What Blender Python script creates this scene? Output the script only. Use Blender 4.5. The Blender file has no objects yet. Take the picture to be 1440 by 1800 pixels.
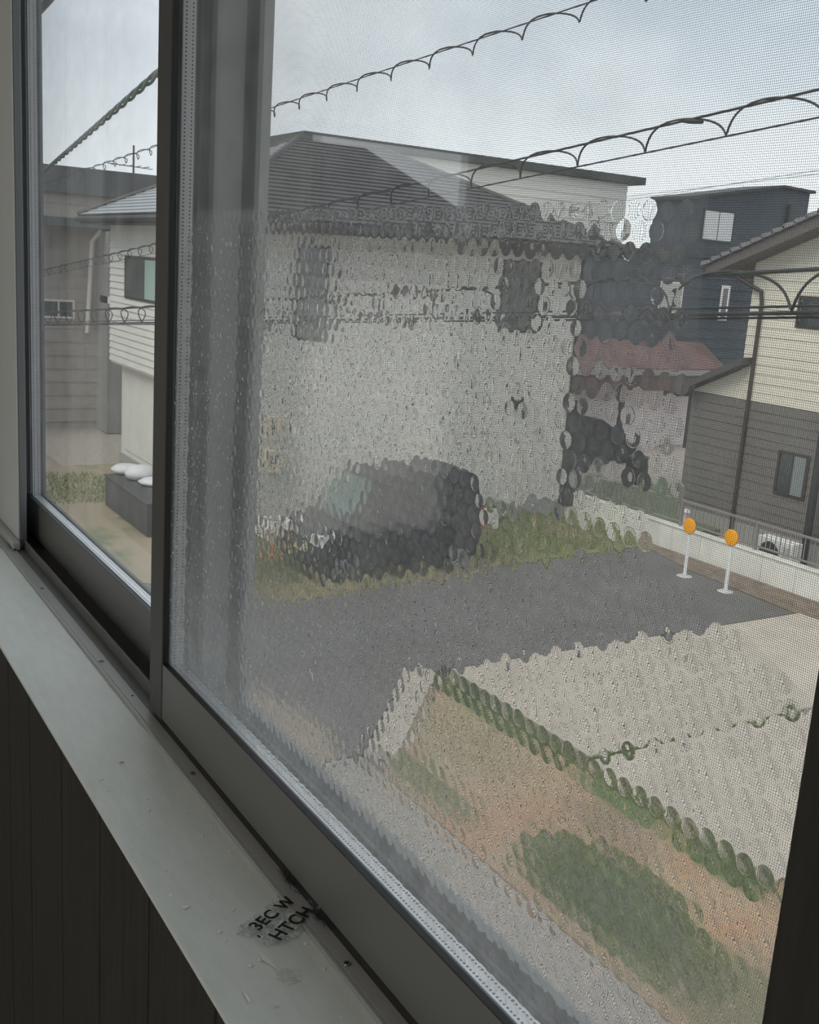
import bpy, bmesh, math, random
from mathutils import Vector, Matrix, Euler
random.seed(7)
PI = math.pi
sc = bpy.context.scene
C = sc.collection
E = 5.4                      # eye height above the outside ground; camera stands at (0,0,E)

# ---------------------------------------------------------------- camera
cd = bpy.data.cameras.new('camera'); cam = bpy.data.objects.new('camera', cd); C.objects.link(cam)
X = Vector((0.51409408, -0.22296284, 0.82824806)); Y = Vector((0.85515463, 0.05840658, -0.51507206)); Z = Vector((0.06646679, 0.97307566, 0.22069418))
R3 = Matrix((X, Y, Z))
cam.matrix_world = Matrix.Translation((0, 0, E)) @ R3.to_4x4()
cd.sensor_fit = 'VERTICAL'; cd.sensor_height = 24; cd.sensor_width = 19.2
cd.lens = 1878.0 / 1800 * 24
cd.clip_start = 0.02; cd.clip_end = 500
sc.camera = cam

# ---------------------------------------------------------------- sky, exposure
w = bpy.data.worlds.new('sky'); sc.world = w; w.use_nodes = True
nt = w.node_tree; nt.nodes.clear()
def N(nt, t, **k):
    n = nt.nodes.new(t)
    for a, b in k.items():
        if a.startswith('i_'): n.inputs[a[2:].replace('_', ' ')].default_value = b
        else: setattr(n, a, b)
    return n
tc = N(nt, 'ShaderNodeTexCoord')
sep = N(nt, 'ShaderNodeSeparateXYZ'); nt.links.new(tc.outputs['Generated'], sep.inputs[0])
mp = N(nt, 'ShaderNodeMapping'); mp.inputs['Scale'].default_value = (1, 1, 2.2); mp.inputs['Location'].default_value = (3.1, 0.4, 0.0)
nt.links.new(tc.outputs['Generated'], mp.inputs[0])
no = N(nt, 'ShaderNodeTexNoise', i_Scale=2.4, i_Detail=4.0, i_Roughness=0.5); nt.links.new(mp.outputs[0], no.inputs['Vector'])
cr = N(nt, 'ShaderNodeValToRGB'); cr.color_ramp.elements[0].position = 0.36; cr.color_ramp.elements[1].position = 0.66
cr.color_ramp.elements[0].color = (0.40, 0.45, 0.505, 1); cr.color_ramp.elements[1].color = (0.92, 0.915, 0.90, 1)
nt.links.new(no.outputs['Fac'], cr.inputs[0])
hz = N(nt, 'ShaderNodeValToRGB')
hz.color_ramp.elements[0].position = 0.0; hz.color_ramp.elements[0].color = (0, 0, 0, 1)
hz.color_ramp.elements[1].position = 0.30; hz.color_ramp.elements[1].color = (1, 1, 1, 1)
nt.links.new(sep.outputs['Z'], hz.inputs[0])
mx = N(nt, 'ShaderNodeMix', data_type='RGBA'); nt.links.new(hz.outputs[0], mx.inputs[0])
mx.inputs[6].default_value = (0.86, 0.865, 0.85, 1); nt.links.new(cr.outputs[0], mx.inputs[7])
bg = N(nt, 'ShaderNodeBackground'); bg.inputs['Strength'].default_value = 1.8
nt.links.new(mx.outputs[2], bg.inputs[0])
wo = N(nt, 'ShaderNodeOutputWorld'); nt.links.new(bg.outputs[0], wo.inputs[0])
w.cycles.sampling_method = 'MANUAL'; w.cycles.sample_map_resolution = 256
sd = bpy.data.lights.new('hazy_sun', 'SUN'); sd.energy = 2.6; sd.angle = math.radians(35); sd.color = (1.0, .90, .76)
so_ = bpy.data.objects.new('hazy_sun', sd); C.objects.link(so_); so_.location = (3, -8, 14)
so_.rotation_euler = Vector((.12, -.62, .80)).to_track_quat('Z', 'Y').to_euler()
sc.view_settings.view_transform = 'Standard'; sc.view_settings.look = 'None'
sc.view_settings.gamma = 1.0; sc.view_settings.use_curve_mapping = False
sc.view_settings.exposure = 0.0
sc.cycles.transparent_max_bounces = 32; sc.cycles.max_bounces = 12; sc.cycles.transmission_bounces = 12
sc.cycles.diffuse_bounces = 5; sc.cycles.caustics_refractive = True

# ---------------------------------------------------------------- materials
MATS = {}
def mat(name, col, rough=0.7, metal=0.0, var=0.0, vscale=3.0, bump=0.0, bscale=60.0, col2=None, spec=0.5, stretch=None, thr=None):
    if name in MATS: return MATS[name]
    m = bpy.data.materials.new(name); m.use_nodes = True
    nt = m.node_tree; b = nt.nodes['Principled BSDF']
    b.inputs['Base Color'].default_value = (*col, 1); b.inputs['Roughness'].default_value = rough
    b.inputs['Metallic'].default_value = metal; b.inputs['Specular IOR Level'].default_value = spec
    tc = N(nt, 'ShaderNodeTexCoord'); vec = tc.outputs['Object']
    if stretch:
        mp = N(nt, 'ShaderNodeMapping'); mp.inputs['Scale'].default_value = stretch; nt.links.new(vec, mp.inputs[0]); vec = mp.outputs[0]
    if var > 0 or col2:
        no = N(nt, 'ShaderNodeTexNoise', i_Scale=vscale, i_Detail=5.0, i_Roughness=0.6); nt.links.new(vec, no.inputs['Vector'])
        r = N(nt, 'ShaderNodeValToRGB')
        a, c = thr or (0.35, 0.65)
        r.color_ramp.elements[0].position = a; r.color_ramp.elements[1].position = c
        c2 = col2 or tuple(min(1, x * (1 + var)) for x in col); c1 = col if col2 else tuple(x * (1 - var) for x in col)
        r.color_ramp.elements[0].color = (*c1, 1); r.color_ramp.elements[1].color = (*c2, 1)
        nt.links.new(no.outputs['Fac'], r.inputs[0]); nt.links.new(r.outputs[0], b.inputs['Base Color'])
    if bump > 0:
        n2 = N(nt, 'ShaderNodeTexNoise', i_Scale=bscale, i_Detail=3.0); nt.links.new(vec, n2.inputs['Vector'])
        bm_ = N(nt, 'ShaderNodeBump', i_Strength=bump, i_Distance=0.01); nt.links.new(n2.outputs['Fac'], bm_.inputs['Height'])
        nt.links.new(bm_.outputs[0], b.inputs['Normal'])
    MATS[name] = m
    return m

def clear_mat(name, tint=(1, 1, 1), f0=0.04, fk=0.5, haze=0.0, hazecol=(0.8, 0.82, 0.84), ior=None, hz_grad=None, grough=0.0, hnoise=None):
    """thin clear sheet: passes light, mirrors at grazing angles, a little dirt or mist on it"""
    m = bpy.data.materials.new(name); m.use_nodes = True; nt = m.node_tree; nt.nodes.clear()
    out = N(nt, 'ShaderNodeOutputMaterial')
    if ior:
        tr = N(nt, 'ShaderNodeBsdfRefraction', i_IOR=ior, i_Roughness=0.0)
    else:
        tr = N(nt, 'ShaderNodeBsdfTransparent')
    tr.inputs['Color'].default_value = (*tint, 1)
    gl = N(nt, 'ShaderNodeBsdfGlossy', i_Roughness=grough)
    lw = N(nt, 'ShaderNodeLayerWeight', i_Blend=0.5)
    pw = N(nt, 'ShaderNodeMath', operation='POWER'); nt.links.new(lw.outputs['Facing'], pw.inputs[0]); pw.inputs[1].default_value = 5
    ma = N(nt, 'ShaderNodeMath', operation='MULTIPLY_ADD'); nt.links.new(pw.outputs[0], ma.inputs[0]); ma.inputs[1].default_value = (1 - f0) * fk; ma.inputs[2].default_value = f0
    mix = N(nt, 'ShaderNodeMixShader'); nt.links.new(ma.outputs[0], mix.inputs[0]); nt.links.new(tr.outputs[0], mix.inputs[1]); nt.links.new(gl.outputs[0], mix.inputs[2])
    last = mix
    if haze > 0:
        tl = N(nt, 'ShaderNodeBsdfTranslucent'); tl.inputs['Color'].default_value = (*hazecol, 1)
        df = N(nt, 'ShaderNodeBsdfDiffuse'); df.inputs['Color'].default_value = (*hazecol, 1)
        m1 = N(nt, 'ShaderNodeMixShader'); m1.inputs[0].default_value = 0.5; nt.links.new(tl.outputs[0], m1.inputs[1]); nt.links.new(df.outputs[0], m1.inputs[2])
        m2 = N(nt, 'ShaderNodeMixShader'); m2.inputs[0].default_value = haze
        nt.links.new(mix.outputs[0], m2.inputs[1]); nt.links.new(m1.outputs[0], m2.inputs[2])
        if hz_grad or hnoise:
            tc = N(nt, 'ShaderNodeTexCoord'); val = None
            if hz_grad:      # (z_low, z_high, value_low, value_high): mist gathers towards the bottom of the sheet
                sp = N(nt, 'ShaderNodeSeparateXYZ'); nt.links.new(tc.outputs['Object'], sp.inputs[0])
                mr = N(nt, 'ShaderNodeMapRange', interpolation_type='SMOOTHSTEP'); nt.links.new(sp.outputs['Z'], mr.inputs[0])
                for i, v in enumerate(hz_grad): mr.inputs[i + 1].default_value = v
                val = mr.outputs[0]
            if hnoise:
                no = N(nt, 'ShaderNodeTexNoise', i_Scale=hnoise[0], i_Detail=6.0); nt.links.new(tc.outputs['Object'], no.inputs['Vector'])
                mr2 = N(nt, 'ShaderNodeMapRange'); nt.links.new(no.outputs['Fac'], mr2.inputs[0])
                mr2.inputs[1].default_value = 0.35; mr2.inputs[2].default_value = 0.7; mr2.inputs[3].default_value = hnoise[1]; mr2.inputs[4].default_value = hnoise[2]
                if val is None: val = mr2.outputs[0]
                else:
                    mm = N(nt, 'ShaderNodeMath', operation='MULTIPLY'); nt.links.new(val, mm.inputs[0]); nt.links.new(mr2.outputs[0], mm.inputs[1]); val = mm.outputs[0]
            nt.links.new(val, m2.inputs[0])
        last = m2
    nt.links.new(last.outputs[0], out.inputs[0])
    MATS[name] = m
    return m

# window metal, glass
alu = mat('grey aluminium', (0.17, 0.166, 0.158), 0.36, 0.0, spec=0.5)
alu_l = mat('pale grey aluminium', (0.50, 0.50, 0.49), 0.35, 0.25, bump=0.05, bscale=200)
alu_d = mat('dark grey aluminium', (0.13, 0.14, 0.145), 0.4)
stile_lit = mat('sky lit grey aluminium', (0.30, 0.305, 0.305), 0.4)  # left sash stiles: skylight on their sides put into the grey
stile_m = mat('brushed grey aluminium', (0.095, 0.093, 0.089), 0.4, 0.0, spec=.2, bump=0.04, bscale=30, stretch=(8, 8, 0.3))
gasket_m = mat('black rubber', (0.012, 0.013, 0.014), 0.4)
jamb_m = mat('light grey jamb', (0.60, 0.61, 0.60), 0.5)
sill_m = mat('off white sill laminate', (0.82, 0.86, 0.82), 0.33, 0, var=0.035, vscale=25, stretch=(1, 4, 1))
steel = mat('screw steel', (0.35, 0.34, 0.33), 0.35, 0.9)
darkslot = mat('dark slot', (0.02, 0.02, 0.02), 0.8)
lint_m = mat('dark lint', (0.03, 0.032, 0.035), 0.95)
def spacer_mat(nm, base):
    m = mat(nm, (0.42, 0.43, 0.44), 0.35, 0.85 if base[0] > .8 else 0.0)
    nt = m.node_tree; b = nt.nodes['Principled BSDF']
    at = N(nt, 'ShaderNodeAttribute', attribute_name='UVMap'); at = N(nt, 'ShaderNodeUVMap')
    sp = N(nt, 'ShaderNodeSeparateXYZ'); nt.links.new(at.outputs[0], sp.inputs[0])
    # u runs along the bar in metres, v across: two rows of pin holes
    def m_(op, a, bb=None, c=None):
        n = N(nt, 'ShaderNodeMath', operation=op)
        for i, v in enumerate((a, bb, c)):
            if v is None: continue
            if isinstance(v, (int, float)): n.inputs[i].default_value = v
            else: nt.links.new(v, n.inputs[i])
        return n.outputs[0]
    fu = m_('SUBTRACT', m_('FRACT', m_('DIVIDE', sp.outputs[0], 0.0036)), 0.5)
    d1 = None
    for v0 in (0.24, 0.76):
        dv = m_('MULTIPLY', m_('SUBTRACT', sp.outputs[1], v0), 3.33)
        dd = m_('ADD', m_('MULTIPLY', fu, fu), m_('MULTIPLY', dv, dv))
        h = m_('LESS_THAN', dd, 0.065)
        d1 = h if d1 is None else m_('MAXIMUM', d1, h)
    mx = N(nt, 'ShaderNodeMix', data_type='RGBA'); nt.links.new(d1, mx.inputs[0])
    mx.inputs[6].default_value = base; mx.inputs[7].default_value = (0.06, 0.06, 0.06, 1)
    nt.links.new(mx.outputs[2], b.inputs['Base Color'])
    return m
spacer_m = spacer_mat('perforated aluminium spacer', (0.52, 0.53, 0.54, 1)); spacer_lit = spacer_mat('sky lit aluminium spacer', (0.90, 0.92, 0.93, 1))  # bottom bars paler than the uprights: sky sheen put into their colour
glass_m = clear_mat('window glass', (0.975, 0.99, 1.0), 0.04, fk=.6)
glass_dusty = clear_mat('dusty window glass', (0.975, 0.99, 1.0), 0.04, fk=.6, haze=0.03, hnoise=(30, 0.0, 0.05))
film_m = clear_mat('clear polythene film', (0.99, 0.99, 0.99), 0.02, fk=.15, haze=0.08, hz_grad=(0.0, 0.20, 0.17, 0.03), hnoise=(45, 0.7, 1.4))
bubble_m = clear_mat('clear bubble dome', (0.995, 0.995, 0.995), 0.008, fk=.24, ior=1.0042, haze=0.03, hnoise=(250, 0.01, 0.075), grough=0.08)
glint_m = mat('white bubble glint', (0.75, 0.78, 0.80), 0.25)
net_m = mat('grey insect net thread', (0.10, 0.10, 0.10), 0.7)
scrap_m = clear_mat('crumpled clear film', (0.97, 0.97, 0.97), 0.05, haze=0.3, hazecol=(0.95, 0.97, 0.97), hnoise=(150, 0.05, 0.75), grough=.15)
white_scrap = mat('milky plastic crumb', (0.95, 0.95, 0.92), 0.35)
ink = mat('black printed ink', (0.008, 0.008, 0.008), 0.6)
# room
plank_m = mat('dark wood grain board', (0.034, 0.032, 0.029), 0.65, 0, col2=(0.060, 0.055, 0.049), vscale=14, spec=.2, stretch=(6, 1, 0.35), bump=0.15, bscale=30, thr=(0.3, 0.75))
wallp = mat('plain off white wallpaper', (0.80, 0.83, 0.82), 0.9, bump=0.1, bscale=200)
floor_m = mat('light floor board', (0.42, 0.36, 0.29), 0.5, 0, var=0.2, vscale=6, stretch=(1, 8, 1))
curt_m = mat('beige curtain cloth', (0.52, 0.49, 0.45), 0.95)
# outside
asphalt = mat('grey asphalt', (0.140, 0.134, 0.129), 0.9, 0, var=0.12, vscale=1.2, bump=0.3, bscale=80)
concrete = mat('pale concrete', (0.47, 0.42, 0.355), 0.9, 0, var=0.10, vscale=1.5, bump=0.2, bscale=40)
wallconc = mat('whitish concrete', (0.74, 0.74, 0.69), 0.85, 0, var=0.08, vscale=2)
gravel = mat('tan gravel', (0.36, 0.325, 0.28), 0.95, 0, var=0.18, vscale=9, bump=0.5, bscale=40)
soil = mat('brown soil', (0.21, 0.165, 0.13), 0.95, 0, var=0.25, vscale=4, bump=0.5, bscale=30)
grass_b = mat('green grass blade', (0.10, 0.16, 0.035), 0.7, 0, col2=(0.20, 0.26, 0.07), vscale=1.0)
grass_dry = mat('straw grass blade', (0.40, 0.32, 0.19), 0.8, 0, col2=(0.52, 0.42, 0.27), vscale=2.0)
verge_m = mat('mossy verge', (0.17, 0.19, 0.06), 0.95, 0, col2=(0.34, 0.27, 0.14), vscale=0.9, thr=(0.45, 0.62), bump=0.4, bscale=20)
lawn_m = mat('far lawn', (0.10, 0.16, 0.07), 0.95, 0, col2=(0.17, 0.19, 0.10), vscale=1.0)

# ---------------------------------------------------------------- geometry helpers
def wloc(o):
    v = Vector((0, 0, 0))
    while o is not None: v = v + o.location; o = o.parent
    return v
class MB:
    def __init__(s): s.v = []; s.f = []; s.mi = []; s.uv = {}; s.cur = 0
    def add(s, vs, fs):
        n = len(s.v); s.v += [tuple(v) for v in vs]
        for f in fs: s.f.append([n + i for i in f]); s.mi.append(s.cur)
        return s
    def box(s, x0, x1, y0, y1, z0, z1):
        x0, x1 = min(x0, x1), max(x0, x1); y0, y1 = min(y0, y1), max(y0, y1); z0, z1 = min(z0, z1), max(z0, z1)
        return s.add([(x0, y0, z0), (x1, y0, z0), (x1, y1, z0), (x0, y1, z0), (x0, y0, z1), (x1, y0, z1), (x1, y1, z1), (x0, y1, z1)],
                     [(3, 2, 1, 0), (4, 5, 6, 7), (0, 1, 5, 4), (1, 2, 6, 5), (2, 3, 7, 6), (3, 0, 4, 7)])
    def prism(s, poly, axis, a, b):
        """poly = list of 2D points; axis 'x': (y,z); 'y': (x,z); 'z': (x,y)"""
        def p(q, t): return {'x': (t, q[0], q[1]), 'y': (q[0], t, q[1]), 'z': (q[0], q[1], t)}[axis]
        n = len(poly); vs = [p(q, a) for q in poly] + [p(q, b) for q in poly]
        fs = [list(range(n)), list(range(2 * n - 1, n - 1, -1))] + [[i, (i + 1) % n, n + (i + 1) % n, n + i] for i in range(n)]
        return s.add(vs, fs)
    def tube(s, pts, r, n=8, cap=True):
        pts = [Vector(p) for p in pts]; m = len(pts); base = len(s.v); ref = None
        rr = r if isinstance(r, (list, tuple)) else [r] * m
        for i, p in enumerate(pts):
            t = (pts[min(i + 1, m - 1)] - pts[max(i - 1, 0)]).normalized()
            if ref is None:
                ref = t.cross(Vector((0, 0, 1)) if abs(t.z) < 0.9 else Vector((1, 0, 0))).normalized()
            ref = (ref - t * ref.dot(t)).normalized(); q = t.cross(ref)
            for k in range(n):
                a = 2 * PI * k / n; s.v.append(tuple(p + (ref * math.cos(a) + q * math.sin(a)) * rr[i]))
        for i in range(m - 1):
            for k in range(n):
                s.f.append([base + i * n + k, base + i * n + (k + 1) % n, base + (i + 1) * n + (k + 1) % n, base + (i + 1) * n + k]); s.mi.append(s.cur)
        if cap:
            s.f.append([base + k for k in range(n)][::-1]); s.mi.append(s.cur)
            s.f.append([base + (m - 1) * n + k for k in range(n)]); s.mi.append(s.cur)
        return s
    def lathe(s, prof, center, axis='z', n=20):
        """prof list of (r, h) along axis"""
        base = len(s.v); c = Vector(center)
        for r, h in prof:
            for k in range(n):
                a = 2 * PI * k / n; u, v = r * math.cos(a), r * math.sin(a)
                s.v.append(tuple(c + {'z': Vector((u, v, h)), 'x': Vector((h, u, v)), 'y': Vector((v, h, u))}[axis]))
        for i in range(len(prof) - 1):
            for k in range(n):
                s.f.append([base + i * n + k, base + i * n + (k + 1) % n, base + (i + 1) * n + (k + 1) % n, base + (i + 1) * n + k]); s.mi.append(s.cur)
        s.f.append([base + k for k in range(n)][::-1]); s.mi.append(s.cur)
        s.f.append([base + (len(prof) - 1) * n + k for k in range(n)]); s.mi.append(s.cur)
        return s
    def build(s, name, m, parent=None, smooth=False, bevel=0.0, stuff=False, seg=2, fixn=True):
        me = bpy.data.meshes.new(name); off = wloc(parent) if parent else Vector((0, 0, 0))
        me.from_pydata([tuple(Vector(v) - off) for v in s.v], [], s.f)
        for mm in (m if isinstance(m, (list, tuple)) else [m]): me.materials.append(mm)
        if isinstance(m, (list, tuple)): me.polygons.foreach_set('material_index', s.mi)
        if fixn and len(s.f) < 20000:
            bm = bmesh.new(); bm.from_mesh(me); bmesh.ops.recalc_face_normals(bm, faces=bm.faces); bm.to_mesh(me); bm.free()
        if smooth: me.polygons.foreach_set('use_smooth', [True] * len(me.polygons))
        me.update()
        o = bpy.data.objects.new(name, me); C.objects.link(o)
        if parent: o.parent = parent
        if bevel > 0:
            b = o.modifiers.new('bevel', 'BEVEL'); b.width = bevel; b.segments = seg; b.limit_method = 'ANGLE'; b.angle_limit = 0.7
        if stuff: o['kind'] = 'stuff'
        return o
def bx(name, m, parent, x0, x1, y0, y1, z0, z1, bevel=0.0): return MB().box(x0, x1, y0, y1, z0, z1).build(name, m, parent, bevel=bevel)
def tag(o, label=None, cat=None, group=None, kind=None):
    if label: o['label'] = label
    if cat: o['category'] = cat
    if group: o['group'] = group
    if kind: o['kind'] = kind
    return o
def thing(name, loc, label, cat, group=None, rz=0, kind=None):
    o = bpy.data.objects.new(name, None); C.objects.link(o); o.location = loc; o.empty_display_size = 0.1
    o.rotation_euler = (0, 0, rz)
    return tag(o, label, cat, group, kind)
def copy_tree(o, parent=None):
    c = o.copy(); C.objects.link(c); c.parent = parent
    for ch in list(o.children): copy_tree(ch, c)
    return c
def inst(src, name, loc, parent=None, rot=(0, 0, 0), scale=(1, 1, 1)):
    c = src.copy(); c.name = name; C.objects.link(c)
    if parent: c.parent = parent; loc = Vector(loc) - wloc(parent)
    c.location = loc; c.rotation_euler = rot; c.scale = scale
    return c

#STRUCTURE
# =============================================================== ROOM SHELL
ZF = E - 1.40; ZC = E + 1.25           # room floor and ceiling
XL, XR, YB = -3.3, 1.6, -3.4           # left wall, right wall, back wall
YW = 0.244                             # inner face of the window wall
OX0, OX1 = -2.0, -0.176                # window opening
ZS = E - 0.497                         # top of the sill
ZT = E + 1.0                          # window head
wf = MB()
wf.box(XL, XR, YW + 0.012, 0.44, ZF - 0.1, ZS - 0.0325)
wf.box(OX0, OX1, YW + .012, .335, ZS - .0325, ZS - .0042)
wf.box(XL, OX0, YW, 0.44, ZS - 0.0043, ZC + .1)
wf.box(OX0, OX1 + .02, YW, 0.44, ZT, ZC + .1)
wf = tag(wf.build('wall_front', wallp), 'inner wall that holds the sliding window', kind='structure')
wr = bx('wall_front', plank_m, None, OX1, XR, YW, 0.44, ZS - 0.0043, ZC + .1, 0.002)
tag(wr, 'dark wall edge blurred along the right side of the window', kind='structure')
lower = tag(bpy.data.objects.new('wall_front', None), 'dark wood grain boards under the window sill', kind='structure'); C.objects.link(lower)
lower.location = (-1, YW, ZF)
x = XL + 0.05; xs = [-1.71, -1.575, -1.44, -1.303, -1.185, -1.034, -0.89, -0.746, -0.60, -0.46, -0.31]
while xs[-1] < XR - .15: xs.append(xs[-1] + 0.145)
xs = [xs[0] - 0.14 * k for k in range(11, 0, -1)] + xs
for a, b in zip(xs[:-1], xs[1:]):
    bx('plank', plank_m, lower, a + .0012, b - .0012, YW, YW + .0118, ZF + .06, ZS - .0045, 0.001)
# left wall with a second window, seen only as a reflection
wl = MB(); W2 = (-1.57, -0.85, E - 1.0, E + 0.46)   # y0,y1,z0,z1
wl.box(XL - .15, XL, YB, W2[0], ZF - .1, ZC + .1); wl.box(XL - .15, XL, W2[1], 0.44, ZF - .1, ZC + .1)
wl.box(XL - .15, XL, W2[0], W2[1], ZF - .1, W2[2]); wl.box(XL - .15, XL, W2[0], W2[1], W2[3], ZC + .1)
tag(wl.build('wall_left', wallp), 'plain wall left of the sliding window', kind='structure')
w2 = tag(bpy.data.objects.new('window_2', None), 'bright side window mirrored in the right pane over the dark roof', kind='structure'); C.objects.link(w2)
w2.location = (XL, -1.2, E - .35)
m = MB(); y0, y1, z0, z1 = W2; ym = (y0 + y1) / 2
for a, b, c, d in ((y0, y0 + .04, z0, z1), (y1 - .04, y1, z0, z1), (y0 + .04, y1 - .04, z0, z0 + .04), (y0 + .04, y1 - .04, z1 - .04, z1)):
    m.box(XL - .12, XL - .04, a, b, c, d)
m.build('window_frame', alu_l, w2)
tag(bx('wall_right', wallp, None, XR, XR + .1, YB, 0.44, ZF - .1, ZC + .1), 'plain wall on the right of the room', kind='structure')
m = MB(); m.box(XL - .15, -1.2, YB - .1, YB, ZF - .1, ZC + .1); m.box(1.4, XR + .1, YB - .1, YB, ZF - .1, ZC + .1); m.box(-1.2, 1.4, YB - .1, YB, ZF + 2.15, ZC + .1); m.box(-1.2, 1.4, YB - .1, YB, ZF - .1, ZF + .05)  # unseen wide opening added in the back wall to let daylight in
tag(m.build('wall_back', wallp), 'plain wall behind the camera with a wide opening added for daylight', kind='structure')
m = MB(); m.box(-1.2, -1.15, YB - .09, YB - .02, ZF + .05, ZF + 2.15); m.box(1.35, 1.4, YB - .09, YB - .02, ZF + .05, ZF + 2.15); m.box(.07, .13, YB - .09, YB - .02, ZF + .1, ZF + 2.1); m.box(-1.15, 1.35, YB - .09, YB - .02, ZF + .05, ZF + .1); m.box(-1.15, 1.35, YB - .09, YB - .02, ZF + 2.1, ZF + 2.15)
tag(m.build('added_window', alu_l), 'frame of the wide opening added behind the camera for daylight', kind='structure')
tag(bx('floor', floor_m, None, XL - .15, XR + .1, YB, 0.44, ZF - .2, ZF), 'light wooden floor', kind='structure')
tag(bx('ceiling', wallp, None, XL - .15, XR + .1, YB, 0.44, ZC, ZC + .1), 'plain ceiling', kind='structure')
# fill light added behind the camera, shaped as a round ceiling lamp
cl = thing('fill_light', (-.6, -1.5, ZC - .12), 'round fill lamp added under the ceiling, out of view', 'fill light')
q = MB(); q.lathe([(.20, .0), (.27, .02), (.28, .07), (.10, .119)], (-.6, -1.5, ZC - .12), 'z', 24); q.build('fill_shade', wallp, cl)
ld = bpy.data.lights.new('fill_bulb', 'AREA'); ld.shape = 'DISK'; ld.size = .38; ld.energy = 3.5; ld.color = (1, .98, .94)
lo = bpy.data.objects.new('fill_bulb', ld); C.objects.link(lo); lo.parent = cl; lo.location = (0, 0, -.01)
# sill board
tag(bx('trim_1', sill_m, None, OX0, OX1 - 0.0, YW - .0008, 0.336, ZS - .004, ZS, 0.0008), 'off white window sill board dusted with plastic crumbs', kind='structure')

# =============================================================== WINDOW FRAME
ZFL = E - 0.493
wn = tag(bpy.data.objects.new('window_1', None), 'grey aluminium sliding window frame with tracks', kind='structure'); C.objects.link(wn)
wn.location = (-1.1, 0.36, ZFL)
fx0, fx1 = OX0, OX1
m = MB(); m.box(fx0, fx1, .3365, .3495, ZFL - .012, ZFL); m.box(fx0, fx1, .333, .3365, ZS + .0003, ZFL)
m.build('flange', alu_l, wn, bevel=.0006)
bx('track_step', alu, wn, fx0, fx1, .3495, .3635, ZFL - .012, ZFL - .002)
bx('track_rail', alu, wn, fx0, fx1, .3635, .3660, ZFL - .012, E - .4790, .0008)
bx('track_channel', alu, wn, fx0, fx1, .3660, .4040, ZFL - .02, ZFL - .011)
bx('track_rail', alu, wn, fx0, fx1, .4040, .4065, ZFL - .02, E - .4790, .0008)
bx('track_channel', alu_d, wn, fx0, fx1, .4065, .4290, ZFL - .025, ZFL - .016)
bx('track_rail', alu, wn, fx0, fx1, .4355, .4375, ZFL - .03, E - .4920)
bx('outer_ledge', alu, wn, fx0, fx1, .4290, .475, ZFL - .035, ZFL - .022)
bx('head', alu, wn, fx0, fx1, .336, .475, E + .955, ZT)
# left jamb
m = MB(); m.box(fx0, -1.792, .3555, .3575, ZFL - .001, E + .955); m.build('jamb', jamb_m, wn)
m = MB(); m.box(fx0, -1.790, .3576, .369, ZFL - .001, E + .955); m.build('jamb', alu_d, wn, bevel=.001)
bx('jamb', alu_d, wn, fx0, -1.925, .369, .430, ZFL - .011, E + .955)
bx('jamb_cap', alu_l, wn, fx0, -1.775, .343, .3553, ZFL, ZFL + .014, .002)
bx('jamb', alu_d, wn, -.192, fx1, .336, .470, ZFL - .01, E + .955)
m = MB(); pts = [(-1.80 - .03 * math.cos(t), .347 - .004 * math.sin(t), ZFL + .003) for t in [PI * k / 10 for k in range(11)]]
m.tube(pts, .0012, 6); m.build('cord_loop', gasket_m, wn, smooth=True)
sm = MB(); sm.lathe([(.0032, 0), (.0032, .0006), (.0026, .0012)], (0, 0, 0), 'z', 16)
cross = MB(); cross.box(-.0018, .0018, -.0004, .0004, .0012, .00135); cross.box(-.0004, .0004, -.0018, .0018, .0012, .00135)
for i, sx in enumerate((-1.556, -1.239, -.916, -.592, -.29)):
    s_ = MB(); s_.v = [(v[0] + sx, v[1] + .341, v[2] + ZFL) for v in sm.v]; s_.f = sm.f; s_.mi = sm.mi
    so = s_.build('screw', steel, wn, smooth=False)
    s2 = MB(); s2.v = [(v[0] + sx, v[1] + .341, v[2] + ZFL) for v in cross.v]; s2.f = cross.f; s2.mi = cross.mi
    s2.build('slot', darkslot, so)
m = MB(); m.lathe([(.0014, 0), (.0014, .0003)], (-1.123, .3445, ZFL), 'z', 12); m.build('pin_hole', darkslot, wn)

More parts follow.
